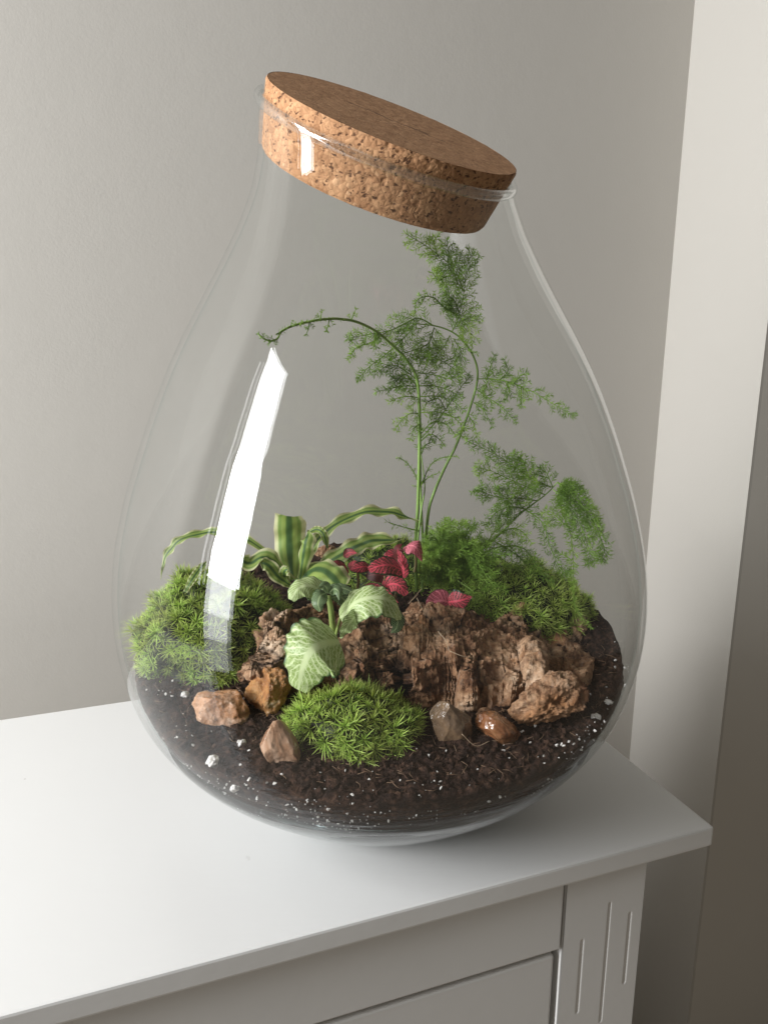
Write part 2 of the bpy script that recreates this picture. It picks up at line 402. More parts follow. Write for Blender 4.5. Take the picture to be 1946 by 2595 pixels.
for i in range(1, nr):
    for phi, ze in edges:
        r0 = rsoil(ze)*.994; r = r0*(1-i/(nr-1)*.999); x, y = r*math.cos(phi), r*math.sin(phi)
        z = height(x, y) if i > 1 else (ze*.5+.5*height(x, y))
        p = Vector((x, y, z)); z += .0026*noise.noise(p*240)+.0034*abs(noise.noise(p*110))+.0012*noise.noise(p*520)
        vs.append(Vector((x, y, z)))
soil = mesh('soil', vs, grid_faces(rows+nr-1, NA, True), SOIL)
soil['kind'] = 'stuff'; soil['label'] = 'dark brown potting soil filling the bottom of the glass jar'; soil['category'] = 'soil'
def ground(px, py):                                  # where the line of sight meets the soil
    d = ray(px, py); t = .2
    while t < .9:
        p = CAM+d*t
        if p.z < height(p.x, p.y): return p
        t += .0005
    return p
def blob(bv, bf, c, r, n=6):                          # small irregular lump
    o = len(bv); sx = Vector((random.uniform(.6, 1.3), random.uniform(.6, 1.3), random.uniform(.5, 1)))
    q = Matrix.Rotation(random.uniform(0, 6.28), 3, Vector((random.gauss(0, 1), random.gauss(0, 1), random.gauss(0, 1)+.01)).normalized())
    base = [(0, 0, 1), (.9, 0, .3), (.28, .85, .3), (-.72, .53, .3), (-.72, -.53, .3), (.28, -.85, .3), (.72, .53, -.45), (-.28, .85, -.45), (-.9, 0, -.45), (-.28, -.85, -.45), (.72, -.53, -.45), (0, 0, -1)]
    for b in base:
        v = q @ Vector((b[0]*sx.x, b[1]*sx.y, b[2]*sx.z)); bv.append(c+v*(r*random.uniform(.45, 1.35)))
    for f in ((0,1,2),(0,2,3),(0,3,4),(0,4,5),(0,5,1),(1,6,2),(2,7,3),(3,8,4),(4,9,5),(5,10,1),(6,7,2),(7,8,3),(8,9,4),(9,10,5),(10,6,1),(11,7,6),(11,8,7),(11,9,8),(11,10,9),(11,6,10)):
        bf.append(tuple(o+i for i in f))
# crumbs on the surface
bv, bf = [], []
for _ in range(9500):
    a = random.uniform(0, 2*math.pi); rr = .150*math.sqrt(random.random()); x, y = rr*math.cos(a), rr*math.sin(a)
    if y > .06 and random.random() < .6: continue
    z = height(x, y)
    if rr > rsoil(z)-.002: continue
    blob(bv, bf, Vector((x, y, z+.0008)), random.choice((.0006, .0008, .0010, .0013, .0018, .0026)))
crumb = mesh('soil_crumbs', bv, bf, SOIL, soil, smooth=False); crumb['kind'] = 'stuff'
fv, ff = [], []                                      # fine fibres mixed in the soil
for _ in range(420):
    a = random.uniform(-math.pi, .6); rr = .150*math.sqrt(random.uniform(.2, 1)); p = Vector((rr*math.cos(a), rr*math.sin(a), 0)); p.z = height(p.x, p.y)+.0018
    if math.hypot(p.x, p.y) > rsoil(p.z)-.006: continue
    d = Vector((random.gauss(0, 1), random.gauss(0, 1), random.gauss(0, .35))).normalized()*random.uniform(.003, .009); c = Vector((random.gauss(0, .0015), random.gauss(0, .0015), .0008))
    v, f = tube([p-d*.5, p+c, p+d*.5], .00012, 3); o_ = len(fv); fv += v; ff += [tuple(i+o_ for i in q) for q in f]
def fibre_mat():
    t = NT('soil_fibre'); return t.set(Base_Color=t.mix(t.noise(90), (0.16, 0.08, 0.045), (0.36, 0.24, 0.15)), Roughness=.7)
fb_ = mesh('soil_fibres', fv, ff, fibre_mat(), soil); fb_['kind'] = 'stuff'
def perlite_mat():
    t = NT('white_perlite'); c = t.mix(t.noise(500, 3), (0.62, 0.58, 0.54), (0.80, 0.78, 0.76))
    return t.set(Base_Color=c, Roughness=.8, Normal=t.bump(t.noise(1400, 3), .7, .0006))
PERL = perlite_mat()
bv, bf = [], []
for _ in range(240):                                 # on the surface
    a = random.uniform(-math.pi, 0.15); rr = .155*math.sqrt(random.uniform(.35, 1)); x, y = rr*math.cos(a), rr*math.sin(a); z = height(x, y)
    if rr > rsoil(z)-.002: continue
    blob(bv, bf, Vector((x, y, z+.001)), random.choice((.0005, .0007, .0008, .0011)))
for _ in range(1500):                                 # pressed against the glass below the surface
    a = -math.pi-.2+3.5*random.random()**1.25; zt = .104+.010*math.cos(a); z = random.uniform(.030, zt)
    r = rsoil(z)+.0002
    cl = noise.noise(Vector((math.cos(a)*5, math.sin(a)*5, z*45)))
    if cl < .05: continue
    blob(bv, bf, Vector((r*math.cos(a), r*math.sin(a), z)), random.choice((.0003, .0003, .0003, .0004, .0005, .0009)))
pl = mesh('perlite_specks', bv, bf, PERL, soil, smooth=False); pl['kind'] = 'stuff'
PLG = 'larger perlite lumps in the soil'
for (px, py, r, lab) in [(540, 1933, .0034, 'largest white perlite lump, in the soil left of the tan pointed stone'),
                         (612, 1885, .0024, 'white perlite lump in the soil just below the flat orange stone'),
                         (470, 1762, .0024, 'white perlite lump in the soil between the left moss cushion and the glass'),
                         (1508, 1823, .0030, 'pale perlite lump right of the rough bark chunk, near the glass'),
                         (1543, 1783, .0026, 'pale perlite lump farthest right, higher up against the glass'),
                         (1275, 1827, .0019, 'small white perlite lump on the soil between the agate and the bark'),
                         (1424, 1890, .0019, 'small white perlite lump on the soil below the rough bark chunk'),
                         (595, 2000, .0024, 'white perlite lump low in the soil below the largest lump')]:
    g = ground(px, py); rr = math.hypot(g.x, g.y)
    if rr > rsoil(g.z)-.001:                          # behind the glass: walk to the soil's side
        d = ray(px, py); t = .2
        while t < .7:
            p = CAM+d*t
            if math.hypot(p.x, p.y) < rsoil(p.z)+.0003 : break
            t += .0004
        g = p
    bm = bmesh.new(); bmesh.ops.create_icosphere(bm, subdivisions=3, radius=r)
    for v in bm.verts:
        q = v.co.copy(); v.co *= 1+.35*noise.noise(q*500+g*90)+.22*noise.noise(q*1300); v.co.z *= .8; v.co += g+Vector((0, 0, r*.25))
    me = bpy.data.meshes.new('perlite_lump'); bm.to_mesh(me); bm.free(); me.materials.append(PERL)
    tag(link('perlite_lump', me), lab, 'perlite', PLG)

# ---------------------------------------------------------------- stones
def stone_mat(name, cols_, rough, scale=45, bumpd=.0012, coat=0, stretch=(1, 1, 1)):
    t = NT(name); v = t.map(stretch)
    a = t.noise(scale, 6, .62, v, 1.2)
    c = t.ramp(a, [(.30+.40*i/(len(cols_)-1), c_) for i, c_ in enumerate(cols_)])
    sp = t.ramp(t.noise(scale*6, 4, .7), [(.62, 0.0), (.70, .5)]); c = t.mix(sp, c, tuple(min(1, x*1.7+.05) for x in cols_[-1]))
    dk = t.ramp(t.noise(scale*3, 4, .7), [(.30, .8), (.40, 0.0)]); c = t.mix(dk, c, tuple(x*.3 for x in cols_[0]))
    n = t.bump(t.noise(scale*5, 6, .65), 1.0, bumpd*1.6); n = t.bump(t.voro(scale*2.2, 'DISTANCE_TO_EDGE'), -.35, bumpd*1.5, n)
    return t.set(Base_Color=c, Roughness=rough, Normal=n, Coat_Weight=coat, Coat_Roughness=.15)
def stone(name, label, px, py, w_, h_, d_, mat, rot=0, seed=0, facets=9, lift=.35, rough=.10, sub=5, Y=None, cat='stone', top=1.0, fac=(.62, .9)):
    g = ground(px, py) if Y is None else at(px, py, Y); rnd = random.Random(seed)
    bm = bmesh.new(); bmesh.ops.create_icosphere(bm, subdivisions=6, radius=1)
    pl_ = [(Vector((rnd.gauss(0, 1), rnd.gauss(0, 1), rnd.gauss(0, 1))).normalized(), rnd.uniform(*fac)) for _ in range(facets)]
    pl_ += [(Vector((rnd.gauss(0, 1), -abs(rnd.gauss(0, 1)), rnd.gauss(0, 1))).normalized(), rnd.uniform(.80, .93)) for _ in range(10)]
    for v in bm.verts:
        p = v.co.copy()
        for n, d in pl_:
            e = p.dot(n)-d
            if e > 0: p -= n*e*.93
        q = p*1.0
        p += p.normalized()*(rough*noise.noise(q*1.7+Vector((seed, 0, 0)))+rough*.45*noise.noise(q*5+Vector((seed, 3, 0)))+rough*.25*abs(noise.noise(q*13)))
        k = 1-(1-top)*(p.z*.5+.5)
        p = Vector((p.x*w_*k, p.y*d_*k, p.z*h_)); p.rotate(Matrix.Rotation(rot, 3, 'Y')); v.co = p
    me = bpy.data.meshes.new(name); bm.to_mesh(me); bm.free(); me.materials.append(mat)
    me.polygons.foreach_set('use_smooth', [True]*len(me.polygons))
    o = link(name, me); o.location = g+Vector((0, d_*.5, h_*lift)); tag(o, label, cat); return o
ORANGE = stone_mat('orange_flint', [(0.20, 0.08, 0.03), (0.42, 0.19, 0.075), (0.50, 0.30, 0.19), (0.60, 0.44, 0.33)], .42)
RUST = stone_mat('rusty_flint', [(0.16, 0.06, 0.02), (0.42, 0.18, 0.055), (0.52, 0.27, 0.10), (0.66, 0.52, 0.38)], .32, 60, .0016)
TAN = stone_mat('polished_tan_flint', [(0.26, 0.12, 0.07), (0.40, 0.22, 0.13), (0.50, 0.33, 0.23), (0.64, 0.50, 0.40)], .16, 22, .0004, .5, (1.6, 1.6, .5))
AMBER = stone_mat('amber_flint', [(0.08, 0.05, 0.03), (0.13, 0.085, 0.055), (0.19, 0.12, 0.07), (0.24, 0.17, 0.11)], .22, 26, .0006, .4)
AGATE = stone_mat('glossy_orange_agate', [(0.09, 0.03, 0.012), (0.20, 0.075, 0.03), (0.28, 0.13, 0.06), (0.34, 0.22, 0.13)], .15, 34, .0003, .8)
ST = 'round'
stone('flint_stone', 'flat pinkish orange flint on the soil, farthest left of the stones', 557, 1835, .0182, .0128, .012, ORANGE, .1, 3, 10, .42, .14)
stone('flint_stone', 'upright rusty orange flint leaning on the left end of the bark', 682, 1800, .0138, .0165, .012, RUST, .15, 11, 9, .50, .20)
stone('flint_stone', 'smooth glossy tan pointed flint standing against the front glass', 702, 1940, .0125, .0165, .011, TAN, -.30, 21, 7, .55, .06, top=.55, fac=(.55, .8))
stone('flint_stone', 'tall translucent amber flint between the front moss and the brown agate', 1143, 1880, .0135, .0155, .010, AMBER, -.5, 5, 8, .55, .08, top=.7)
stone('agate_stone', 'dark glossy orange brown agate on the soil left of the bark chunk', 1263, 1880, .0128, .0088, .009, AGATE, .45, 8, 8, .6, .08)

# ---------------------------------------------------------------- cork bark
def bark_mat(name='rough_cork_bark', orange=.60):
    t = NT(name)
    v = t.map((1, 1, 1)); a = t.math('ADD', t.math('MULTIPLY', t.noise(26, 6, .62, v, .6), .75), t.math('MULTIPLY', t.noise(260, 4, .7), .25)); b = t.noise(230, 5, .7); f_ = t.noise(120, 5, .65, t.map((2.4, 2.4, .35)))
    c = t.ramp(a, [(.33, (0.045, 0.018, 0.009)), (.40, (0.18, 0.080, 0.038)), (.48, (0.37, 0.200, 0.108)), (.56, (0.58, 0.365, 0.225)), (.64, (0.84, 0.62, 0.44))])
    c = t.mix(t.ramp(b, [(.36, .7), (.46, 0.0)]), c, (0.055, 0.024, 0.012))
    c = t.mix(t.ramp(f_, [(.52, 0.0), (.70, .45)]), c, (0.46, 0.35, 0.27))
    og = t.ramp(t.noise(24, 3), [(orange, 0.0), (orange+.08, .65)]); c = t.mix(og, c, (0.44, 0.20, 0.08))
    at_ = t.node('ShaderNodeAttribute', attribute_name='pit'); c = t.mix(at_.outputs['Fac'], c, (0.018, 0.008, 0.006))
    n = t.bump(t.noise(330, 6, .75), 1.0, .0022); n = t.bump(f_, .7, .0022, n); n = t.bump(t.voro(230, 'F1'), .5, .0012, n)
    return t.set(Base_Color=c, Roughness=.86, Normal=n, Specular_IOR_Level=.3)
BARK = bark_mat(); BARKO = bark_mat('orange_cork_bark', .50)
top = [(600, 1700), (618, 1650), (640, 1600), (668, 1566), (705, 1545), (752, 1530), (820, 1540), (871, 1556), (940, 1568), (1014, 1562), (1124, 1562), (1200, 1566), (1293, 1570), (1326, 1556), (1360, 1572), (1419, 1604), (1460, 1608), (1495, 1618), (1506, 1640)]
bot = [(600, 1730), (640, 1760), (700, 1782), (800, 1790), (900, 1800), (997, 1812), (1082, 1812), (1208, 1822), (1293, 1826), (1400, 1826), (1478, 1812), (1500, 1760), (1510, 1690)]
def interp(L, x):
    xs = [p[0] for p in L]; return float(np.interp(x, xs, [p[1] for p in L]))
def ridged(p, o=4):
    s, a, f = 0, 1, 1
    for _ in range(o): s += a*(1-abs(noise.noise(p*f))*2); a *= .5; f *= 2.1
    return s/1.9
NS, NC = 620, 250; vs = []; pit = []
for i in range(NS):
    s = i/(NS-1); X = 602+(1504-602)*s
    B = ground(X, interp(bot, X)); B.z -= .003; B.y += .006*sm(.66, .80, s)
    T = at(X, interp(top, X), B.y+(.058+.012*math.sin(s*9))*(.30+.70*sm(.05, .32, s)))
    K = Vector((T.x, T.y+.040, height(T.x, min(.12, T.y+.04))-.004))
    mid = (B+T)/2+Vector((0, -.010-.007*math.sin(s*17)-.004*math.sin(s*41), .010+.003*math.sin(s*23))); mid2 = T*.5+K*.5+Vector((0, .002, .012))
    C_ = catmull([B, B*.45+mid*.55+Vector((0, -.004, 0)), mid, T, mid2, K], NC)
    vs += C_
A = np.array([list(v) for v in vs]).reshape(NS, NC, 3)
du = np.gradient(A, axis=0); dv = np.gradient(A, axis=1); N_ = np.cross(du, dv); N_ /= np.linalg.norm(N_, axis=2)[..., None]+1e-12
if N_[NS//2, NC//3, 1] > 0: N_ = -N_
out = []
for i in range(NS):
    s = i/(NS-1)
    for j in range(NC):
        p = Vector(A[i, j]); n = Vector(N_[i, j]); c = j/(NC-1)
        q = p*30
        e = .0055*fbm(q*1.0, 2)
        vc = noise.voronoi(Vector((p.x*58+.5*noise.noise(p*40), p.y*58+.5*noise.noise(p*44), p.z*70))); plate = vc[0]; crack = plate[1]-plate[0]
        cellh = noise.cell(vc[1][0]*7.3)
        e += .0046*(cellh-.5)*sm(0, .10, crack)-.0030*(1-sm(0, .09, crack))*(1-.6*sm(.5, .6, s))
        vc2 = noise.voronoi(p*150+Vector((noise.noise(p*90), noise.noise(p*95), 0)))[0]
        e += .0013*(sm(0, .35, vc2[1]-vc2[0])-.6)
        e += .0022*(ridged(p*70, 4)-.5)
        rt = sm(.44, .52, s)*(1-sm(.50, .60, c))*sm(.02, .08, c)       # rounded vertical plates on the right half
        cx_ = s*11.5+.35*noise.noise(Vector((s*9, c*3, 2)))+.12*noise.noise(Vector((s*30, c*9, 5))); fx = (cx_-math.floor(cx_))*2-1
        colm = math.sqrt(max(0, 1-fx*fx)); hgt = .35+.65*abs(noise.cell(Vector((math.floor(cx_)*3.7, 0, 0)))); topc = .40+.16*noise.cell(Vector((math.floor(cx_)*1.9, 7, 0)))
        pl_ = colm*hgt*(1-sm(topc, topc+.05, c))
        e = e*(1-.80*rt)+rt*(.0105*pl_-.0055+.0013*ridged(Vector((p.x*230+1.4*noise.noise(p*30), 0, p.z*14)), 2))
        cr_ = sm(.46, .52, c)*(1-sm(.60, .72, c)); e += .0034*cr_*(.3+noise.noise(p*60))      # broken crest
        led = noise.voronoi(Vector((p.x*26+.3*noise.noise(p*30), p.y*30, p.z*50+.4*noise.noise(p*26))))[0]
        e += .0022*(noise.cell(noise.voronoi(Vector((p.x*26+.3*noise.noise(p*30), p.y*30, p.z*50+.4*noise.noise(p*26))))[1][0]*5.1)-.5)*sm(0, .07, led[1]-led[0])-.0016*(1-sm(0, .05, led[1]-led[0]))
        e += .0011*noise.noise(p*320)+.0016*noise.noise(p*160)
        slit = rt*(1-sm(0, .28, colm))
        hole = noise.noise(Vector((p.x*40+3.1, p.y*40, p.z*56))); pk = sm(.26, .42, hole)*(1-.75*rt)
        e -= .010*pk
        end = min(s, 1-s); e *= sm(0, .03, end)*.7+.3
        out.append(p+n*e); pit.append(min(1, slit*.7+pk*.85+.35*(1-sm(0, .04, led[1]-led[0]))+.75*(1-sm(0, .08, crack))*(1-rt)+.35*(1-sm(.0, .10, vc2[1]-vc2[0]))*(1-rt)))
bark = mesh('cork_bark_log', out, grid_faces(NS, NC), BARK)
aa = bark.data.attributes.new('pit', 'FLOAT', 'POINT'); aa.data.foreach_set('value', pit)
tag(bark, 'long rugged curved slab of brown cork bark lying across the middle of the soil', 'bark')
def bark_chunk(name, label, px, py, w_, h_, d_, seed, rot=0, lift=.6, Y=None, mt=None):
    g = ground(px, py) if Y is None else at(px, py, Y); rnd = random.Random(seed); bm = bmesh.new(); bmesh.ops.create_icosphere(bm, subdivisions=6, radius=1)
    pl_ = [(Vector((rnd.gauss(0, 1), rnd.gauss(0, 1), rnd.gauss(0, 1))).normalized(), rnd.uniform(.6, .85)) for _ in range(8)]
    for v in bm.verts:
        p = v.co.copy()
        for n, d in pl_:
            e = p.dot(n)-d
            if e > 0: p -= n*e*.9
        k = p.normalized(); q = p+Vector((seed, 0, 0))
        p += k*(.16*(ridged(q*2.1, 4)-.5)+.10*noise.noise(q*6)+.06*noise.noise(q*14)+.035*noise.noise(q*30)-.22*sm(.3, .5, noise.noise(q*2.6)))
        p = Vector((p.x*w_, p.y*d_, p.z*h_)); p.rotate(Matrix.Rotation(rot, 3, 'Y')); v.co = p
    me = bpy.data.meshes.new(name); bm.to_mesh(me); bm.free(); me.materials.append(mt or BARK); me.polygons.foreach_set('use_smooth', [True]*len(me.polygons))
    o = link(name, me); o.location = g+Vector((0, d_*.4, h_*lift)); tag(o, label, 'bark'); return o
bark_chunk('bark_chunk', 'rough brown cork bark chunk lying on the soil before the right end of the slab', 1388, 1842, .0215, .0155, .0125, 4, -.25, .85, mt=BARKO)
bark_chunk('bark_chunk', 'small dark bark block behind the striped rosette, by the rear moss', 823, 1398, .0085, .005, .006, 9, 0, 0, Y=.07)
bark_chunk('bark_chunk', 'small reddish bark crumb resting just above the glossy agate', 1228, 1822, .0058, .0035, .004, 13, 0, .6)
bark_chunk('bark_chunk', 'small bark knob on top of the slab behind the green leafed plant', 1058, 1560, .0078, .0072, .006, 17, 0, .2, Y=-.018)

# ---------------------------------------------------------------- moss
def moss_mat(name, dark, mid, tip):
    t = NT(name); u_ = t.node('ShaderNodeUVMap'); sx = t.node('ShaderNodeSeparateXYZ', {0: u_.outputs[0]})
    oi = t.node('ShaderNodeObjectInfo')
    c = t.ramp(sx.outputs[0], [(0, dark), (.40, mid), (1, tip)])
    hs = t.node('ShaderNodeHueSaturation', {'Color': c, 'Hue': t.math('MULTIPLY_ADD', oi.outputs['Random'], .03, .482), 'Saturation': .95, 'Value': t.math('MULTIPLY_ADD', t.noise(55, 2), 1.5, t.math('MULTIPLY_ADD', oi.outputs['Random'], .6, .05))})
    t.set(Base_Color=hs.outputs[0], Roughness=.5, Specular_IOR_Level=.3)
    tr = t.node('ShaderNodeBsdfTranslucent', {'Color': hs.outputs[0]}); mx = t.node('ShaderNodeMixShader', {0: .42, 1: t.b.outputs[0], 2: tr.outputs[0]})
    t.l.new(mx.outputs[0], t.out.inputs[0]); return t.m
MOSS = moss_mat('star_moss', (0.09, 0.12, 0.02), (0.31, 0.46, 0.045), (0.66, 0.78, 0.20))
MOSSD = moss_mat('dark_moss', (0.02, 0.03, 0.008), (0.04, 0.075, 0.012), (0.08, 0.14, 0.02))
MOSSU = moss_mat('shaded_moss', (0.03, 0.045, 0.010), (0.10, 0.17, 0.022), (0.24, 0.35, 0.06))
def sprig_geo(n, L, seed, wid=.00042, spread=1.0, stem=.004):
    rnd = random.Random(seed); vs, fs, us = [], [], []
    for k in range(n):
        a = k*2.39996+rnd.uniform(-.3, .3); el = R(8+74*(k/n)**.8*1.0)*spread+rnd.uniform(-.12, .12)
        el = R(4)+(k/n)**1.7*R(80)/spread*1.0+rnd.uniform(-.13, .13)
        l = L*rnd.uniform(.75, 1.1)*(1 if k < n*.75 else .7); d = Vector((math.cos(a)*math.cos(el), math.sin(a)*math.cos(el), math.sin(el)))
        sd = Vector((-math.sin(a), math.cos(a), 0)); zb = -stem*(1-k/n)*rnd.random(); up_ = d.cross(sd)*(-1)
        o = len(vs); cv = rnd.uniform(-.25, .25)
        for i, (t, w_) in enumerate(((0, .7), (.35, 1), (.7, .75))):
            p = Vector((0, 0, zb))+d*(l*t)+up_*(l*cv*t*t)+Vector((0, 0, l*.16*t*(1-t)))
            vs += [p-sd*wid*w_, p+sd*wid*w_]; us += [(t, 0), (t, 1)]
        vs.append(Vector((0, 0, zb))+d*l+up_*(l*cv)); us.append((1, .5))
        fs += [(o, o+1, o+3, o+2), (o+2, o+3, o+5, o+4), (o+4, o+5, o+6)]
    return vs, fs, us
SPR = []
for k in range(6):
    v, f, u_ = sprig_geo(30, .0094, 100+k, .00025, 1.12); me = bpy.data.meshes.new('sprig'); me.from_pydata([tuple(p) for p in v], [], f)
    ul = me.uv_layers.new(name='UVMap'); idx = np.empty(len(me.loops), dtype=np.int32); me.loops.foreach_get('vertex_index', idx)
    ul.data.foreach_set('uv', np.array(u_, dtype=np.float32)[idx].ravel()); me.materials.append(MOSS); me.update(); SPR.append(me)
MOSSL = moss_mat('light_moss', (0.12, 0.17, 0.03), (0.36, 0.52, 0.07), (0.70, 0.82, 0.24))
SPL = []
for m0 in SPR:
    m1 = m0.copy(); m1.materials[0] = MOSSL; SPL.append(m1)
FIL = [sprig_geo(15, .0066, 300+k, .00028, .9) for k in range(4)]
def moss(name, label, c, rx, ry, rz, n, nfill, size=1.0, zlow=-.15, tilt=None, light=False):
    root = empty(name, Vector((c[0], c[1], c[2]-rz*.3))); tag(root, label, 'moss', 'star moss cushions in the jar'); c = Vector(c)
    # dark cushion body
    vs = []; NU, NV = 28, 40
    for i in range(NU):
        th = math.pi*.5-(i/(NU-1))*R(115)
        for j in range(NV):
            ph = 2*math.pi*j/NV; d = Vector((math.cos(ph)*math.cos(th), math.sin(ph)*math.cos(th), math.sin(th)))
            k = .93*(1+.13*noise.noise(d*1.9+c*40)+.13*noise.noise(d*4.5+c*10))
            vs.append(c+Vector((d.x*rx, d.y*ry, d.z*rz))*k)
    ok = []
    for p in vs:
        rr = math.hypot(p.x, p.y); m_ = rjar(p.z)-.0075
        if rr > m_: p = Vector((p.x*m_/rr, p.y*m_/rr, p.z))
        ok.append(p)
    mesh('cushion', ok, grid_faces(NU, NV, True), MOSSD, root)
    def sample(m):
        res = []; tries = 0
        while len(res) < m and tries < m*30:
            tries += 1
            d = Vector((random.gauss(0, 1), random.gauss(0, 1), random.gauss(0, 1))).normalized()
            if d.z < zlow: continue
            k = 1+.13*noise.noise(d*1.9+c*40)+.13*noise.noise(d*4.5+c*10)
            p = c+Vector((d.x*rx, d.y*ry, d.z*rz))*k*.97; nn = Vector((d.x/rx, d.y/ry, d.z/rz)).normalized()
            if p.z < height(p.x, p.y)-.001: continue
            rr = math.hypot(p.x, p.y); m_ = rjar(p.z)-.0085
            if rr > m_: p = Vector((p.x*m_/rr, p.y*m_/rr, p.z))
            res.append((p, nn))
        return res
    pts = sample(n*5); sel = []
    mind = size*.0080
    for p, nn in pts:
        if all((p-q).length > mind*.62 for q, _ in sel): sel.append((p, nn))
        if len(sel) >= n: break
    print(name, len(sel))
    # nearest to the camera first so that those in view are the individual ones
    for p, nn in sel:
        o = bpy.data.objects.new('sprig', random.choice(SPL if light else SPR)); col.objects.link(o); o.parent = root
        ax = (nn+Vector((0, 0, .45))+Vector((random.gauss(0, .16), random.gauss(0, .16), random.gauss(0, .1)))).normalized()
        q = ax.to_track_quat('Z', 'Y').to_matrix().to_4x4(); sc = size*random.choice((.62, .75, .85, .95, 1.05, 1.25))
        o.matrix_parent_inverse = Matrix.Identity(4)
        o.matrix_local = Matrix.Translation(p-root.location-nn*random.uniform(0, .002)) @ q @ Matrix.Rotation(random.uniform(0, 6.28), 4, 'Z') @ Matrix.Scale(sc, 4)
    fv, ff, fu = [], [], []
    for p, nn in sample(nfill):
        v, f, u_ = random.choice(FIL); ax = (nn+Vector((random.gauss(0, .2), random.gauss(0, .2), .3))).normalized()
        q = ax.to_track_quat('Z', 'Y').to_matrix() @ Matrix.Rotation(random.uniform(0, 6.28), 3, 'Z'); o_ = len(fv); sc = size*random.uniform(.7, 1.1)
        b = p-nn*.0035; fv += [b+q @ (x*sc) for x in v]; ff += [tuple(i+o_ for i in g) for g in f]; fu += u_
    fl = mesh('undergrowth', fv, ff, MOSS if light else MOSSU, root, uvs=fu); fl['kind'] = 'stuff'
    return root
moss('moss_cushion', 'tall round bright green star moss cushion against the left glass', (-.1085, -.012, .1120), .0515, .046, .050, 300, 1300, .92)
moss('moss_cushion', 'low bright green star moss clump at the front glass, in front of the bark slab', (-.0135, -.094, .0960), .0380, .028, .0245, 210, 620, .92)
moss('moss_cushion', 'light green feathery moss mound behind the right half of the bark, under the fern', (.090, .030, .121), .056, .042, .035, 300, 1300, .88, light=True)
moss('moss_cushion', 'distant mossy hump behind the pink leaves at the back of the jar', (.012, .092, .126), .050, .034, .030, 150, 420, .85)

# ---------------------------------------------------------------- leaves
def leaf_surface(pts, width, face, prof, nu=15, nv=40, cup=0.0, ruffle=0.0, rf=9, twist=0.0, seed=0, fold=0.0, thick=.0):
    P = catmull(pts, nv); vs, us = [], []; face = Vector(face).normalized()
    for i, p in enumerate(P):
        v = i/(nv-1); t = (P[min(i+1, nv-1)]-P[max(i-1, 0)]).normalized()
        s = t.cross(face); s = s.normalized() if s.length > 1e-4 else t.orthogonal().normalized()
        if twist: s = Matrix.Rotation(twist*v, 3, t) @ s
        n = s.cross(t).normalized(); w_ = width*.5*prof(v)
        for j in range(nu):
            u_ = -1+2*j/(nu-1); e = abs(u_)
            q = p+s*(u_*w_)+n*(cup*w_*e*e - fold*w_*e + ruffle*e*e*math.sin(v*rf*6.283+(1.6 if u_ > 0 else 0)+seed)+ruffle*.35*noise.noise(Vector((v*9, u_*2, seed))))
            vs.append(q); us.append((j/(nu-1), v))
    return vs, grid_faces(nv, nu), us
def ovate(v): return max(.02, math.sin(math.pi*min(1, v)**.72)**.95)
def strap(v): return (.55+.45*sm(0, .35, v))*(1-sm(.72, 1.0, v)**1.5*.96)
def blunt(v): return (.50+.50*sm(0, .5, v))*(1-.25*sm(.92, 1.0, v))
def rosette_mat():
    t = NT('striped_green_leaf'); u_ = t.node('ShaderNodeUVMap'); s = t.node('ShaderNodeSeparateXYZ', {0: u_.outputs[0]})
    x = t.math('ABSOLUTE', t.math('MULTIPLY_ADD', s.outputs[0], 2, -1)); x = t.math('ADD', x, t.math('MULTIPLY', t.math('SUBTRACT', t.noise(90, 2), .5), .12))
    c = t.ramp(x, [(.0, (0.06, 0.13, 0.045)), (.16, (0.09, 0.18, 0.05)), (.26, (0.36, 0.47, 0.11)), (.46, (0.42, 0.54, 0.14)), (.58, (0.26, 0.39, 0.09)), (.70, (0.30, 0.43, 0.10)), (.77, (0.74, 0.76, 0.38)), (.97, (0.80, 0.74, 0.46))])
    c = t.mix(t.math('MULTIPLY', t.noise(60, 4), .45), c, (0.06, 0.12, 0.035))
    st = t.noise(60, 3, .5, t.node('ShaderNodeMapping', {'Vector': u_.outputs[0], 'Scale': (14, .7, 1)}).outputs[0])
    n = t.bump(st, .35, .0006)
    t.set(Base_Color=c, Roughness=.34, Normal=n, Specular_IOR_Level=.5)
    tr = t.node('ShaderNodeBsdfTranslucent', {'Color': c}); mx = t.node('ShaderNodeMixShader', {0: .35, 1: t.b.outputs[0], 2: tr.outputs[0]}); t.l.new(mx.outputs[0], t.out.inputs[0]); return t.m
ROS = rosette_mat()
cb = at(745, 1478, -.004)
ros = empty('striped_rosette_plant', cb); tag(ros, 'rosette of long wavy striped green and cream leaves behind the left moss', 'plant')
CAMF = (0, -1, .25)
def rleaf(pp, wd, face=CAMF, prof=strap, **k):
    v, f, u_ = leaf_surface([at(*p) for p in pp], wd, face, prof, **k); mesh('leaf', v, f, ROS, ros, uvs=u_)
rleaf([(742, 1470, -.002), (735, 1410, .001), (733, 1355, .000), (733, 1308, -.010)], .0205, prof=blunt, cup=-.35, ruffle=0.0018, rf=3, seed=1)
rleaf([(760, 1470, -.008), (768, 1410, -.012), (775, 1370, -.013), (783, 1344, -.006)], .0100, face=(-.5, -1, .1), prof=strap, cup=-.7, ruffle=0.0011, rf=3, seed=2)
rleaf([(762, 1465, .0), (787, 1400, .006), (811, 1361, .01), (856, 1326, .014), (916, 1300, .02), (977, 1297, .026), (1022, 1307, .03), (1072, 1330, .034)], .0082, face=(0, -.75, 1), nv=90, ruffle=0.0019, rf=6, seed=3, cup=.2)
rleaf([(781, 1350, .0), (803, 1342, -.002), (820, 1354, -.004), (832, 1396, -.006)], .0050, face=(0, -1, .2), ruffle=0.0006, seed=4, fold=.4)
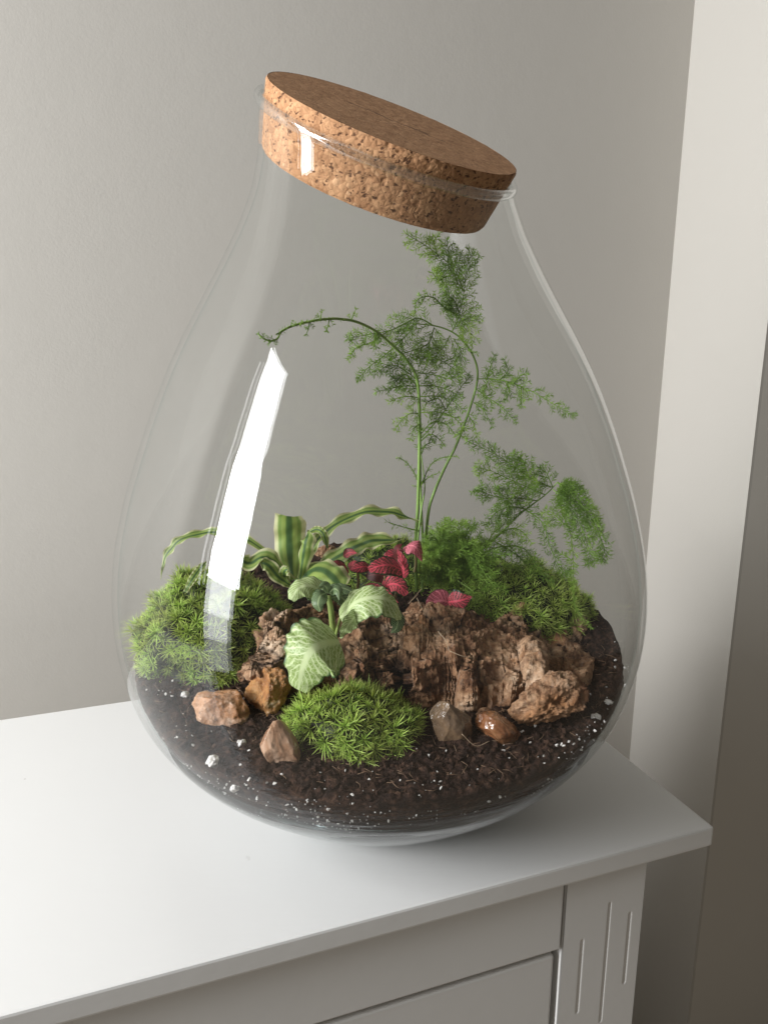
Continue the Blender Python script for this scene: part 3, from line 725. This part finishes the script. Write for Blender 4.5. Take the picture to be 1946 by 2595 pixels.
rleaf([(755, 1478, -.006), (790, 1446, -.014), (822, 1446, -.024), (850, 1470, -.032), (872, 1502, -.038)], .0215, face=(.1, -.75, .8), prof=strap, cup=-.3, ruffle=0.0019, rf=4, seed=5)
rleaf([(770, 1468, .004), (838, 1422, .008), (901, 1386, .012), (947, 1370, .015), (1018, 1369, .02)], .0125, face=(0, -.8, .75), ruffle=0.0021, rf=5, nv=70, seed=6, cup=.2)
rleaf([(738, 1474, -.004), (700, 1428, -.008), (666, 1412, -.010), (630, 1428, -.012), (598, 1404, -.012)], .0115, face=(0, -.6, 1), ruffle=0.0022, rf=2.2, nv=60, seed=7, cup=.25)
rleaf([(738, 1470, .002), (691, 1413, .004), (616, 1362, .006), (545, 1349, .006), (504, 1354, .004), (459, 1367, .0), (437, 1388, -.002), (418, 1416, -.004), (409, 1468, -.006)], .0062, face=(-.1, -.7, .9), nv=90, ruffle=0.0011, rf=7, seed=8, cup=.3)
rleaf([(735, 1482, -.010), (706, 1462, -.014), (680, 1432, -.016), (655, 1425, -.016)], .0090, face=(0, -.8, .8), ruffle=0.0013, rf=3, seed=9)
rleaf([(748, 1486, -.012), (772, 1478, -.018), (790, 1486, -.024), (800, 1500, -.028)], .0085, face=(0, -.8, .8), ruffle=0.0010, seed=10)
rleaf([(470, 1500, -.040), (489, 1466, -.036), (508, 1440, -.030), (526, 1422, -.024)], .0048, face=(0, -1, .3), ruffle=0.0006, seed=11)
rleaf([(728, 1480, -.006), (720, 1452, -.014), (730, 1440, -.018)], .0070, face=(0, -1, .5), ruffle=0.0010, seed=12)

def vein_mat(name, base, base2, vein, vw, edge=None, netw=.5, side=13, ew=.90):
    t = NT(name); u_ = t.node('ShaderNodeUVMap'); s = t.node('ShaderNodeSeparateXYZ', {0: u_.outputs[0]})
    wn = t.math('SUBTRACT', t.noise(150, 3), .5)
    x = t.math('ABSOLUTE', t.math('MULTIPLY_ADD', s.outputs[0], 2, -1)); y = s.outputs[1]
    mid = t.ramp(x, [(.0, 1.0), (.07*vw, .9), (.14*vw, 0.0)])
    ph = t.math('ADD', t.math('MULTIPLY', t.math('SUBTRACT', y, t.math('MULTIPLY', t.math('POWER', x, .8), .26)), side), t.math('MULTIPLY', wn, 1.6))
    sv = t.math('ABSOLUTE', t.math('MULTIPLY_ADD', t.math('FRACT', ph), 2, -1)); sd = t.ramp(t.math('SUBTRACT', sv, t.math('MULTIPLY', x, -.10)), [(1-.30*vw, 0.0), (1-.10*vw, 1.0)])
    uvv = t.node('ShaderNodeMapping', {'Vector': u_.outputs[0], 'Scale': (10, 16, 1)}).outputs[0]
    nt = t.ramp(t.voro(1.4, 'DISTANCE_TO_EDGE', 0, uvv), [(.02*vw, netw), (.13*vw, 0.0)])
    m = t.math('MAXIMUM', t.math('MAXIMUM', mid, sd), nt)
    c = t.mix(m, t.mix(t.noise(110, 3), base, base2), vein)
    if edge: c = t.mix(t.ramp(t.math('ADD', x, t.math('MULTIPLY', wn, .25)), [(ew, 0.0), (min(1, ew+.08), 1.0)]), c, edge)
    n = t.bump(m, -.6, .0005)
    t.set(Base_Color=c, Roughness=.42, Normal=n, Specular_IOR_Level=.4)
    tr = t.node('ShaderNodeBsdfTranslucent', {'Color': c}); mx = t.node('ShaderNodeMixShader', {0: .25, 1: t.b.outputs[0], 2: tr.outputs[0]}); t.l.new(mx.outputs[0], t.out.inputs[0]); return t.m
GV = vein_mat('white_veined_green_leaf', (0.20, 0.31, 0.075), (0.35, 0.47, 0.14), (0.66, 0.76, 0.42), 1.25, (0.08, 0.15, 0.05), .6)
GD = vein_mat('young_veined_green_leaf', (0.025, 0.065, 0.022), (0.04, 0.09, 0.03), (0.36, 0.46, 0.24), 1.1, (0.03, 0.07, 0.02), .35)
PV = vein_mat('pink_veined_leaf', (0.020, 0.034, 0.014), (0.05, 0.025, 0.02), (0.72, 0.085, 0.13), .95, (0.020, 0.040, 0.016), .75, 8, .80)
PP = vein_mat('pale_pink_leaf', (0.36, 0.07, 0.10), (0.30, 0.05, 0.07), (0.80, 0.24, 0.30), .9, (0.10, 0.05, 0.05), .6, 8)
DR = vein_mat('dark_red_leaf', (0.07, 0.02, 0.018), (0.12, 0.03, 0.025), (0.22, 0.04, 0.045), 1.0, None, .3)
def stem_mat(name, a, b):
    t = NT(name); c = t.mix(t.noise(70, 3), a, b); return t.set(Base_Color=c, Roughness=.45, Subsurface_Weight=.1, Subsurface_Radius=(.002, .003, .001))
STEM = stem_mat('pale_green_stem', (0.20, 0.28, 0.07), (0.28, 0.33, 0.10)); RST = stem_mat('reddish_stem', (0.20, 0.10, 0.05), (0.14, 0.16, 0.05))
def tubeo(name, pts, r, mat, par, n=9, m=24):
    P = catmull(pts, m); rr = [r*(1-.25*i/(m-1)) for i in range(m)]; v, f = tube(P, rr, n); return mesh(name, v, f, mat, par)
# green plant
fb = at(843, 1622, -.058)
fg = empty('white_veined_plant', fb); tag(fg, 'small plant with pale white veined green leaves growing over the left part of the bark', 'plant')
tubeo('stem', [at(844, 1630, -.056), at(843, 1590, -.058), at(839, 1550, -.060), at(832, 1510, -.060)], .0021, STEM, fg)
tubeo('stem', [at(847, 1628, -.056), at(855, 1595, -.060), at(864, 1562, -.063)], .0011, STEM, fg)
tubeo('stem', [at(846, 1620, -.058), at(856, 1622, -.064), at(848, 1618, -.070)], .0009, STEM, fg)
def vleaf(par, pp, wd, mat, face=CAMF, prof=ovate, name='leaf', **k):
    v, f, u_ = leaf_surface([at(*p) for p in pp], wd, face, prof, **k); return mesh(name, v, f, mat, par, uvs=u_)
def bigp(v): return (math.sin(math.pi*min(1, (v*.93+.04))**.66))**.50*(1+.035*math.sin(v*46))
vleaf(fg, [(860, 1626, -.069), (826, 1630, -.082), (790, 1648, -.090), (768, 1690, -.090), (756, 1748, -.084)], .0375, GV, face=(-.15, -1, .55), prof=bigp, nu=41, nv=60, cup=-.22, ruffle=.0010, rf=7, seed=1)
vleaf(fg, [(862, 1566, -.064), (905, 1524, -.070), (965, 1514, -.070), (1005, 1535, -.064), (1018, 1562, -.056)], .0215, GV, face=(.1, -.62, .8), prof=bigp, nu=25, nv=46, cup=-.35, ruffle=.0009, rf=5, seed=2)
vleaf(fg, [(912, 1552, -.066), (895, 1568, -.074), (876, 1594, -.078), (862, 1618, -.077)], .0100, GV, face=(.5, -1, .2), nu=19, cup=.1, ruffle=.0007, rf=4, seed=3)
vleaf(fg, [(824, 1512, -.060), (792, 1486, -.062), (758, 1490, -.066), (737, 1520, -.070)], .0150, GV, face=(0, -.7, .75), prof=bigp, nu=21, cup=-.35, ruffle=.0007, rf=4, seed=4)
vleaf(fg, [(826, 1502, -.064), (812, 1510, -.070), (806, 1530, -.074), (812, 1549, -.074)], .0095, GD, face=(-.2, -1, .3), prof=bigp, nu=19, nv=26, cup=-.3, ruffle=.0003, seed=5)
vleaf(fg, [(832, 1505, -.062), (828, 1490, -.066), (820, 1483, -.068), (808, 1488, -.071)], .0060, GD, face=(0, -.9, .6), nv=24, cup=-.6, seed=6)
vleaf(fg, [(834, 1505, -.062), (846, 1492, -.066), (858, 1500, -.070), (860, 1522, -.072)], .0070, GD, face=(.2, -.9, .6), nv=24, cup=-.6, seed=7)
vleaf(fg, [(838, 1508, -.060), (858, 1490, -.056), (880, 1494, -.056), (900, 1506, -.058)], .0080, GD, face=(.1, -.7, .8), nv=26, cup=-.4, ruffle=.0005, seed=8)
vleaf(fg, [(840, 1515, -.056), (862, 1512, -.052), (880, 1530, -.052), (884, 1545, -.054)], .0090, GD, face=(.2, -.8, .6), nv=26, cup=-.3, seed=9)
vleaf(fg, [(833, 1500, -.060), (836, 1488, -.060), (840, 1482, -.062)], .0040, GD, face=(.1, -1, .3), nv=20, cup=-.6, seed=10)
vleaf(fg, [(1000, 1548, -.054), (1008, 1568, -.058), (1004, 1592, -.060), (990, 1604, -.060)], .0085, DR if False else GD, face=(.1, -1, .3), nv=24, cup=-.2, ruffle=.0005, seed=11)
# pink plant
pb = at(960, 1510, -.010)
fp = empty('pink_veined_plant', pb); tag(fp, 'small plant with bright pink veined dark leaves behind the bark, centre', 'plant')
for a, b_ in (((975, 1520, -.012), (975, 1460, -.014)), ((1000, 1520, -.008), (1008, 1440, -.006)), ((905, 1500, -.006), (905, 1445, -.008)), ((1050, 1450, .004), (1052, 1400, .004))):
    tubeo('stem', [at(*a), at((a[0]+b_[0])/2+3, (a[1]+b_[1])/2, (a[2]+b_[2])/2), at(*b_)], .0010, RST, fp)
vleaf(fp, [(884, 1450, -.008), (868, 1440, -.012), (850, 1430, -.014), (838, 1424, -.014)], 0.0094, PV, face=(0, -.8, .7), ruffle=.00025, rf=3, seed=1, cup=-.08)
vleaf(fp, [(940, 1437, -.010), (920, 1436, -.014), (900, 1440, -.016), (884, 1444, -.016)], 0.0085, PV, face=(.2, -.8, .6), ruffle=.00025, rf=3, seed=2, cup=-.08)
vleaf(fp, [(898, 1420, -.002), (893, 1432, -.006), (890, 1446, -.010)], 0.0078, PV, face=(-.4, -.9, .3), seed=3, cup=-.08)
vleaf(fp, [(1018, 1444, -.012), (990, 1432, -.020), (962, 1434, -.024), (934, 1444, -.026)], 0.0147, PV, face=(0, -.75, .75), prof=bigp, nu=21, ruffle=.0003, rf=3, seed=4, cup=-.1)
vleaf(fp, [(1022, 1466, -.006), (1022, 1440, -.008), (1016, 1412, -.008), (1006, 1392, -.008)], 0.0100, PV, face=(-.7, -.8, .2), ruffle=.0003, rf=3, seed=5, cup=-.08)
vleaf(fp, [(1012, 1408, .0), (996, 1405, -.002), (980, 1410, -.004), (966, 1414, -.004)], 0.0090, PV, face=(0, -.8, .6), ruffle=.00025, rf=3, seed=6, cup=-.08)
vleaf(fp, [(924, 1484, -.018), (950, 1492, -.022), (980, 1508, -.026), (1010, 1528, -.028)], 0.0092, PV, face=(-.3, -.7, .8), ruffle=.0003, rf=3, seed=7, cup=-.08)
vleaf(fp, [(970, 1492, -.014), (990, 1480, -.020), (1012, 1484, -.024), (1030, 1508, -.026)], 0.0136, PV, face=(.2, -.8, .6), prof=bigp, ruffle=.0003, rf=3, seed=8, cup=-.08)
vleaf(fp, [(926, 1460, -.004), (955, 1456, -.006), (985, 1466, -.008), (1005, 1474, -.008)], 0.0106, DR, face=(0, -.8, .6), seed=9, name='leaf')
vleaf(fp, [(1008, 1430, -.004), (1010, 1410, -.006), (1008, 1390, -.006), (1018, 1378, -.004)], 0.0073, DR, face=(-.3, -1, .2), seed=10)
vleaf(fp, [(1022, 1388, .0), (1042, 1382, -.008), (1058, 1392, -.010), (1070, 1424, -.008)], .0124, PP, face=(.2, -.8, .6), ruffle=.0003, rf=3, seed=11, cup=-.3)
vleaf(fp, [(1140, 1528, -.012), (1120, 1522, -.014), (1096, 1526, -.016), (1078, 1536, -.018)], .0150, PP, face=(-.1, -1, .35), ruffle=.0003, rf=3, seed=12, cup=-.08)
vleaf(fp, [(1134, 1526, -.012), (1152, 1524, -.016), (1172, 1520, -.018), (1196, 1512, -.018)], .0150, PV, face=(.2, -1, .35), ruffle=.0003, rf=3, seed=13, cup=-.08)
vleaf(fp, [(870, 1410, .002), (885, 1400, .0), (905, 1402, -.002)], 0.0071, PV, face=(0, -.8, .6), seed=14)

# ---------------------------------------------------------------- asparagus fern
def fern_mat():
    t = NT('fern_green'); oi = t.node('ShaderNodeObjectInfo')
    c = t.ramp(t.math('ADD', t.math('MULTIPLY', t.noise(60, 2), .8), t.math('MULTIPLY', oi.outputs['Random'], .25)), [(.2, (0.12, 0.21, 0.04)), (.5, (0.22, 0.36, 0.06)), (.85, (0.36, 0.50, 0.10))])
    t.set(Base_Color=c, Roughness=.45, Specular_IOR_Level=.35)
    tr = t.node('ShaderNodeBsdfTranslucent', {'Color': c}); mx = t.node('ShaderNodeMixShader', {0: .5, 1: t.b.outputs[0], 2: tr.outputs[0]}); t.l.new(mx.outputs[0], t.out.inputs[0]); return t.m
FERN = fern_mat(); FST = stem_mat('fern_stalk_green', (0.16, 0.28, 0.05), (0.25, 0.38, 0.09))
rf_ = random.Random(5)
def inside(p, m=.006):
    rr = math.hypot(p.x, p.y); lim = rjar(p.z)-m
    return p if rr <= lim else Vector((p.x*lim/rr, p.y*lim/rr, p.z))
def twig(vs, fs, pts, step, nl, nper, wid, fwdb=.55, flat=None):
    """thin twig with whorls of needles"""
    L = sum((pts[i+1]-pts[i]).length for i in range(len(pts)-1)); n = max(2, int(L/step)); Q = catmull(pts, n+1)
    o = len(vs); tv, tf = tube(Q, [.00020*(1-.6*i/n)+.00005 for i in range(n+1)], 3); vs += [inside(x) for x in tv]; fs += [tuple(i+o for i in f) for f in tf]
    for i in range(1, n+1):
        t = (Q[i]-Q[i-1]).normalized(); a0 = t.orthogonal().normalized(); b0 = t.cross(a0)
        for k in range(nper):
            a = rf_.uniform(0, 6.283); r_ = a0*math.cos(a)+b0*math.sin(a)
            d = (r_+t*rf_.uniform(.55, .95)).normalized(); l = nl*rf_.uniform(.65, 1.05)*(1-.30*i/n)
            sdv = d.cross(t).normalized() if rf_.random() < .5 else d.cross(Vector((0, 1, 0))).normalized()
            o = len(vs); p = Q[i]; m_ = p+d*l*.5
            vs += [p, inside(m_-sdv*wid), inside(m_+sdv*wid), inside(p+d*l)]; fs += [(o, o+1, o+3, o+2)]
fern = empty('asparagus_fern', at(1072, 1450, .045)); tag(fern, 'tall wispy asparagus fern with arching stalks rising to the cork lid', 'fern')
def spray(px, dens=1.0, side=.014, nl=.0060, step=.0016, start=0.05, wid=.00019, bare=0.0, drop=.15, name='spray', nper=8):
    pts = [at(*p) for p in px]; L = sum((pts[i+1]-pts[i]).length for i in range(len(pts)-1)); vs, fs = [], []
    m = max(3, int(L/.002)); Q = catmull(pts, m+1)
    k0 = int(bare*m); o = len(vs); tv, tf = tube(Q, [.00045*(1-.7*i/m)+.0001 for i in range(m+1)], 4); vs += tv; fs += tf
    if k0 < m-2: twig(vs, fs, Q[k0:][::max(1, (m-k0)//8)]+[Q[-1]], step*1.3, nl, nper, wid)
    sgn = 1; s = start*L+bare*L; gap = .0050/dens
    while s < L*.97 and side > 0:
        i = min(m-1, int(s/L*m)); p = Q[i]; t = (Q[i+1]-Q[i]).normalized(); b = t.cross(Vector((0, 1, 0)))
        b = (b.normalized() if b.length > .01 else Vector((1, 0, 0)))*sgn
        b = (b+Vector((0, rf_.gauss(0, .4), rf_.gauss(0, .06)))).normalized(); ll = side*1.15*(1-.72*s/L)*rf_.uniform(.6, 1.15)
        d = (t*.75+b*.8).normalized(); e = p+d*ll+Vector((0, 0, -ll*drop*.35)); mid_ = p+d*ll*.5
        twig(vs, fs, [p, mid_, e], step, nl*.92, nper, wid)
        sgn = -sgn; s += gap*rf_.uniform(.7, 1.3)
    return mesh(name, vs, fs, FERN, fern, smooth=False)
def stalk(px, r): 
    P = catmull([at(*p) for p in px], 70); v, f = tube(P, [r*(1-.65*i/69) for i in range(70)], 8); return mesh('stalk', v, f, FST, fern)
stalk([(1056, 1500, .030), (1052, 1400, .034), (1058, 1300, .036), (1062, 1180, .036), (1063, 1060, .034), (1057, 963, .030), (1031, 913, .024), (998, 879, .016), (955, 841, .006), (905, 816, -.004), (867, 809, -.012), (834, 808, -.018), (783, 815, -.026), (736, 828, -.034), (712, 842, -.038), (704, 857, -.040), (689, 864, -.042), (668, 858, -.044), (653, 844, -.045)], .00125)
stalk([(1070, 1500, .036), (1072, 1400, .040), (1066, 1250, .044), (1064, 1100, .046), (1060, 1000, .046), (1058, 938, .046)], .00110)
stalk([(1082, 1480, .040), (1078, 1400, .042), (1085, 1300, .046), (1099, 1250, .048), (1127, 1185, .048), (1154, 1132, .048), (1183, 1056, .046), (1204, 989, .044), (1210, 945, .042), (1200, 905, .040), (1175, 866, .038), (1145, 841, .036), (1103, 826, .032), (1052, 820, .026)], .00120)
stalk([(1165, 1440, .040), (1193, 1418, .038), (1263, 1356, .032), (1314, 1305, .026), (1381, 1254, .018), (1412, 1222, .012)], .00100)
stalk([(1062, 1450, .030), (1058, 1380, .030), (1068, 1290, .034), (1076, 1230, .04), (1064, 1130, .045)], .0009)
SP = [  # (points, keyword arguments)
 # crown above the right arching stalk
 ([(1145, 841, .036), (1162, 803, .036), (1175, 740, .036), (1183, 677, .034), (1197, 636, .030)], dict(dens=2.8, side=.017)),
 ([(1175, 740, .036), (1155, 690, .034), (1128, 660, .030), (1078, 622, .022), (1027, 592, .012)], dict(dens=2.1, side=.015)),
 ([(1160, 720, .034), (1140, 660, .026), (1132, 610, .020)], dict(dens=1.9, side=.012)),
 ([(1110, 650, .026), (1100, 620, .020), (1096, 602, .018)], dict(dens=1.8, side=.010)),
 ([(1130, 700, .03), (1110, 710, .022), (1095, 690, .018)], dict(dens=1.8, side=.010)),
 ([(1162, 800, .036), (1185, 830, .034), (1196, 870, .030)], dict(dens=2.2, side=.012)),
 ([(1162, 790, .036), (1150, 760, .03), (1120, 740, .026)], dict(dens=2.0, side=.012)),
 ([(1160, 800, .036), (1124, 778, .03), (1100, 755, .026), (1075, 752, .022), (1055, 764, .018), (1050, 795, .016)], dict(side=.007, dens=1.5, nl=.004)),
 ([(1100, 826, .032), (1060, 806, .028), (1030, 818, .024), (985, 838, .020), (920, 850, .014), (882, 858, .010)], dict(dens=1.6, side=.013)),
 ([(985, 838, .020), (940, 868, .018), (905, 880, .016), (884, 908, .014)], dict(side=.004, dens=1.0)),
 ([(1020, 860, .022), (975, 900, .020), (935, 930, .018), (906, 962, .016)], dict(side=.008, dens=1.5)),
 ([(1052, 820, .026), (1030, 850, .024), (1000, 870, .022)], dict(side=.010, dens=1.8)),
 ([(700, 848, -.040), (740, 826, -.034), (790, 814, -.026), (830, 808, -.018), (868, 810, -.012)], dict(side=0, nl=.0034, nper=5)),
 ([(736, 828, -.034), (750, 822, -.034), (765, 816, -.034)], dict(side=.003, nl=.003)),
 ([(785, 815, -.026), (782, 832, -.026), (776, 848, -.026)], dict(side=.003, nl=.0035)),
 ([(835, 808, -.018), (832, 824, -.018), (828, 838, -.018)], dict(side=.004, nl=.0035)),
 ([(812, 810, -.022), (814, 797, -.022), (816, 788, -.022)], dict(side=.003, nl=.0035)),
 ([(890, 812, -.008), (896, 796, -.008), (902, 784, -.008)], dict(side=.004, nl=.004)),
 ([(704, 858, -.040), (690, 864, -.042), (670, 860, -.044), (656, 846, -.045)], dict(side=.005, nl=.003, dens=1.6)),
 ([(955, 841, .006), (948, 858, .004), (952, 880, .004)], dict(side=.006, dens=1.8)),
 ([(1100, 830, .034), (1085, 870, .030), (1040, 890, .026), (990, 905, .024)], dict(dens=1.9, side=.014)),
 ([(1140, 850, .036), (1120, 885, .034), (1090, 900, .03), (1050, 905, .028)], dict(dens=2.0, side=.014)),
 ([(1150, 860, .036), (1170, 895, .034), (1165, 930, .030)], dict(dens=1.6, side=.012)),
 ([(1057, 963, .030), (1020, 935, .026), (985, 925, .024), (950, 950, .022)], dict(dens=1.9, side=.013)),
 ([(1060, 945, .040), (1100, 950, .036), (1140, 960, .034), (1170, 950, .032)], dict(dens=2.0, side=.013)),
 ([(1062, 985, .040), (1030, 950, .036), (1010, 960, .03), (985, 985, .028)], dict(dens=1.6, side=.012)),
 ([(1060, 930, .04), (1080, 905, .038), (1120, 915, .036), (1165, 945, .036)], dict(dens=2.0, side=.012)),
 # level sprays left of the stalks
 ([(1062, 980, .034), (1030, 978, .030), (990, 984, .026), (955, 993, .022)], dict(dens=.9, side=.008)),
 ([(1062, 1008, .034), (1035, 1005, .030), (1010, 1008, .028), (988, 1018, .026)], dict(dens=.9, side=.007)),
 ([(1063, 1048, .034), (1040, 1048, .030), (1020, 1062, .028), (1003, 1086, .026)], dict(dens=1.1, side=.009)),
 ([(1063, 1075, .034), (1050, 1085, .030), (1040, 1110, .028)], dict(dens=.9, side=.006)),
 # level sprays between the stalks
 ([(1063, 978, .044), (1100, 978, .042), (1140, 990, .040), (1168, 1010, .038)], dict(dens=1.1, side=.009)),
 ([(1066, 1005, .044), (1110, 1004, .042), (1150, 1018, .040), (1172, 1040, .038)], dict(dens=1.1, side=.009)),
 ([(1063, 1046, .044), (1105, 1044, .042), (1145, 1055, .040), (1180, 1085, .038)], dict(dens=1.2, side=.010)),
 ([(1066, 1100, .044), (1095, 1070, .042), (1130, 1075, .040), (1152, 1100, .038)], dict(dens=1.0, side=.009)),
 ([(1064, 1120, .044), (1090, 1100, .042), (1115, 1115, .040), (1122, 1125, .04)], dict(dens=1.0, side=.008)),
 ([(1068, 1110, .044), (1120, 1050, .044), (1165, 985, .044), (1190, 955, .044)], dict(dens=.8, side=.008, bare=.2)),
 ([(1130, 1040, .044), (1110, 1010, .04), (1080, 1020, .038)], dict(dens=1.0, side=.008)),
 # long branch to the right
 ([(1208, 960, .042), (1263, 962, .036), (1327, 982, .030), (1398, 1022, .022), (1453, 1056, .016)], dict(dens=1.5, side=.010, bare=.05)),
 ([(1232, 962, .038), (1242, 932, .036), (1252, 902, .034)], dict(side=.005, dens=1.6)),
 ([(1265, 964, .036), (1286, 940, .034), (1278, 912, .032)], dict(side=.005, dens=1.6)),
 ([(1300, 975, .034), (1315, 955, .032), (1332, 944, .030)], dict(side=.006, dens=1.6)),
 ([(1285, 968, .034), (1290, 990, .032), (1284, 1012, .030)], dict(side=.006, dens=1.6)),
 ([(1320, 980, .032), (1320, 1005, .030), (1322, 1028, .028)], dict(side=.005, dens=1.6)),
 ([(1235, 965, .038), (1228, 985, .036), (1215, 1000, .034)], dict(side=.006, dens=1.4)),
 ([(1205, 985, .042), (1240, 1010, .038), (1275, 1035, .034), (1306, 1070, .030)], dict(side=.009, dens=1.3)),
 ([(1200, 1020, .042), (1225, 1040, .040), (1246, 1080, .038)], dict(side=.006, dens=1.3)),
 ([(1185, 1050, .042), (1200, 1075, .040), (1207, 1104, .038)], dict(side=.005, dens=1.3)),
 ([(1175, 1080, .042), (1165, 1100, .040), (1178, 1112, .038)], dict(side=.005, dens=1.2)),
 # low pair
 ([(1065, 1235, .040), (1050, 1200, .038), (1030, 1172, .036), (1008, 1160, .034)], dict(side=.004, dens=.6, nl=.0035, nper=4)),
 ([(1066, 1232, .040), (1090, 1180, .038), (1120, 1160, .036), (1158, 1157, .034)], dict(side=.004, dens=.6, nl=.0035, nper=4)),
 ([(1066, 1230, .040), (1085, 1210, .038), (1112, 1198, .036)], dict(side=.003, dens=.6, nl=.0035, nper=4)),
 ([(1068, 1150, .044), (1075, 1130, .040), (1095, 1120, .038)], dict(side=.006, dens=.9)),
 ([(1060, 1345, .030), (1020, 1335, .028), (980, 1322, .026)], dict(side=.004, dens=.5, nper=3)),
 # the drooping right frond
 ([(1412, 1222, .012), (1440, 1246, .004), (1479, 1285, -.004), (1506, 1332, -.010), (1530, 1390, -.014), (1520, 1420, -.018)], dict(dens=4.1, side=.010, nl=.0068)),
 ([(1400, 1240, .010), (1440, 1275, .002), (1470, 1330, -.006), (1490, 1390, -.010), (1495, 1430, -.012)], dict(dens=3.5, side=.009, nl=.0068)),
 ([(1412, 1222, .012), (1460, 1250, .004), (1500, 1300, -.004), (1520, 1350, -.01)], dict(dens=3.2, side=.007, nl=.0066)),
 ([(1395, 1235, .014), (1342, 1210, .012), (1283, 1168, .010), (1240, 1144, .008), (1187, 1120, .006)], dict(dens=2.3, side=.011)),
 ([(1381, 1254, .018), (1330, 1232, .014), (1285, 1212, .012), (1240, 1192, .010), (1204, 1185, .008)], dict(dens=2.5, side=.013)),
 ([(1361, 1269, .020), (1310, 1262, .016), (1270, 1262, .012), (1230, 1250, .010), (1212, 1240, .008)], dict(dens=2.5, side=.014)),
 ([(1330, 1290, .024), (1290, 1285, .020), (1255, 1300, .016), (1232, 1330, .014)], dict(dens=2.2, side=.012)),
 ([(1300, 1195, .012), (1310, 1170, .010), (1300, 1150, .010)], dict(dens=2.2, side=.009)),
 ([(1340, 1215, .012), (1330, 1180, .010), (1320, 1160, .010)], dict(dens=2.2, side=.009)),
 ([(1400, 1235, .014), (1385, 1200, .012), (1375, 1185, .012)], dict(dens=2.2, side=.009)),
 ([(1322, 1285, .020), (1373, 1324, .014), (1393, 1383, .008), (1420, 1442, .002), (1444, 1454, .0)], dict(dens=2.2, side=.007)),
 ([(1412, 1235, .012), (1425, 1301, .006), (1444, 1348, .002), (1452, 1422, -.002), (1452, 1490, -.004)], dict(dens=2.2, side=.006)),
 ([(1452, 1470, -.004), (1455, 1530, -.004), (1471, 1560, -.004), (1497, 1590, -.004)], dict(dens=1.4, side=.002, nl=.0035)),
 ([(1448, 1420, .0), (1425, 1405, .002), (1410, 1400, .004)], dict(dens=1.4, side=.004)),
 ([(1430, 1330, .004), (1410, 1310, .006), (1385, 1290, .008)], dict(dens=2.3, side=.010)),
 # middle bush
 ([(1224, 1400, .030), (1270, 1385, .024), (1326, 1390, .018), (1365, 1442, .012), (1401, 1485, .008)], dict(dens=1.5, side=.011)),
 ([(1260, 1358, .03), (1290, 1340, .024), (1320, 1345, .02), (1345, 1375, .016)], dict(dens=1.4, side=.012)),
 ([(1230, 1385, .03), (1250, 1350, .026), (1275, 1330, .022), (1290, 1300, .02)], dict(dens=1.3, side=.011)),
 ([(1250, 1370, .03), (1300, 1400, .022), (1335, 1430, .018), (1380, 1480, .014)], dict(dens=1.4, side=.012)),
]
rb = random.Random(11)
for k in range(64):                                   # dense low tuft round the foot of the stalks
    a = R(rb.uniform(-60, 200)); l = rb.uniform(50, 125); ox, oy, oY = rb.uniform(1090, 1200), rb.uniform(1385, 1480), rb.uniform(.0, .05)
    ex, ey = ox+math.cos(a)*l*.9, oy-math.sin(a)*l*.8
    ex = max(ex, 1078)
    SP.append(([(ox, oy, oY), ((ox+ex)/2+rb.uniform(-9, 9), (oy+ey)/2-14, oY-.006), (ex, ey+rb.uniform(0, 14), oY-.012)], dict(dens=1.5, side=.011)))
for px, kw in SP: spray(px, **kw)

# ---------------------------------------------------------------- fine threads of root on the soil
TH = stem_mat('pale_root_thread', (0.30, 0.20, 0.12), (0.45, 0.35, 0.24))
th_ = []
rt_ = empty('root_threads', at(1270, 1850, -.08)); tag(rt_, 'thin pale root fibres lying loose on the bark and soil', 'roots')
for pts in ([(1056, 1515, -.03), (1066, 1535, -.034), (1078, 1560, -.04)], [(1170, 1860, -.115), (1205, 1890, -.115), (1240, 1878, -.112)], [(1110, 1600, -.07), (1130, 1625, -.075), (1138, 1650, -.08)],
            [(1140, 1650, -.08), (1170, 1662, -.082), (1200, 1668, -.08)], [(1060, 1505, -.02), (1035, 1530, -.024), (1070, 1490, -.02)]):
    tubeo('thread', [at(*p) for p in pts], .00022, TH, rt_, 5, 14)
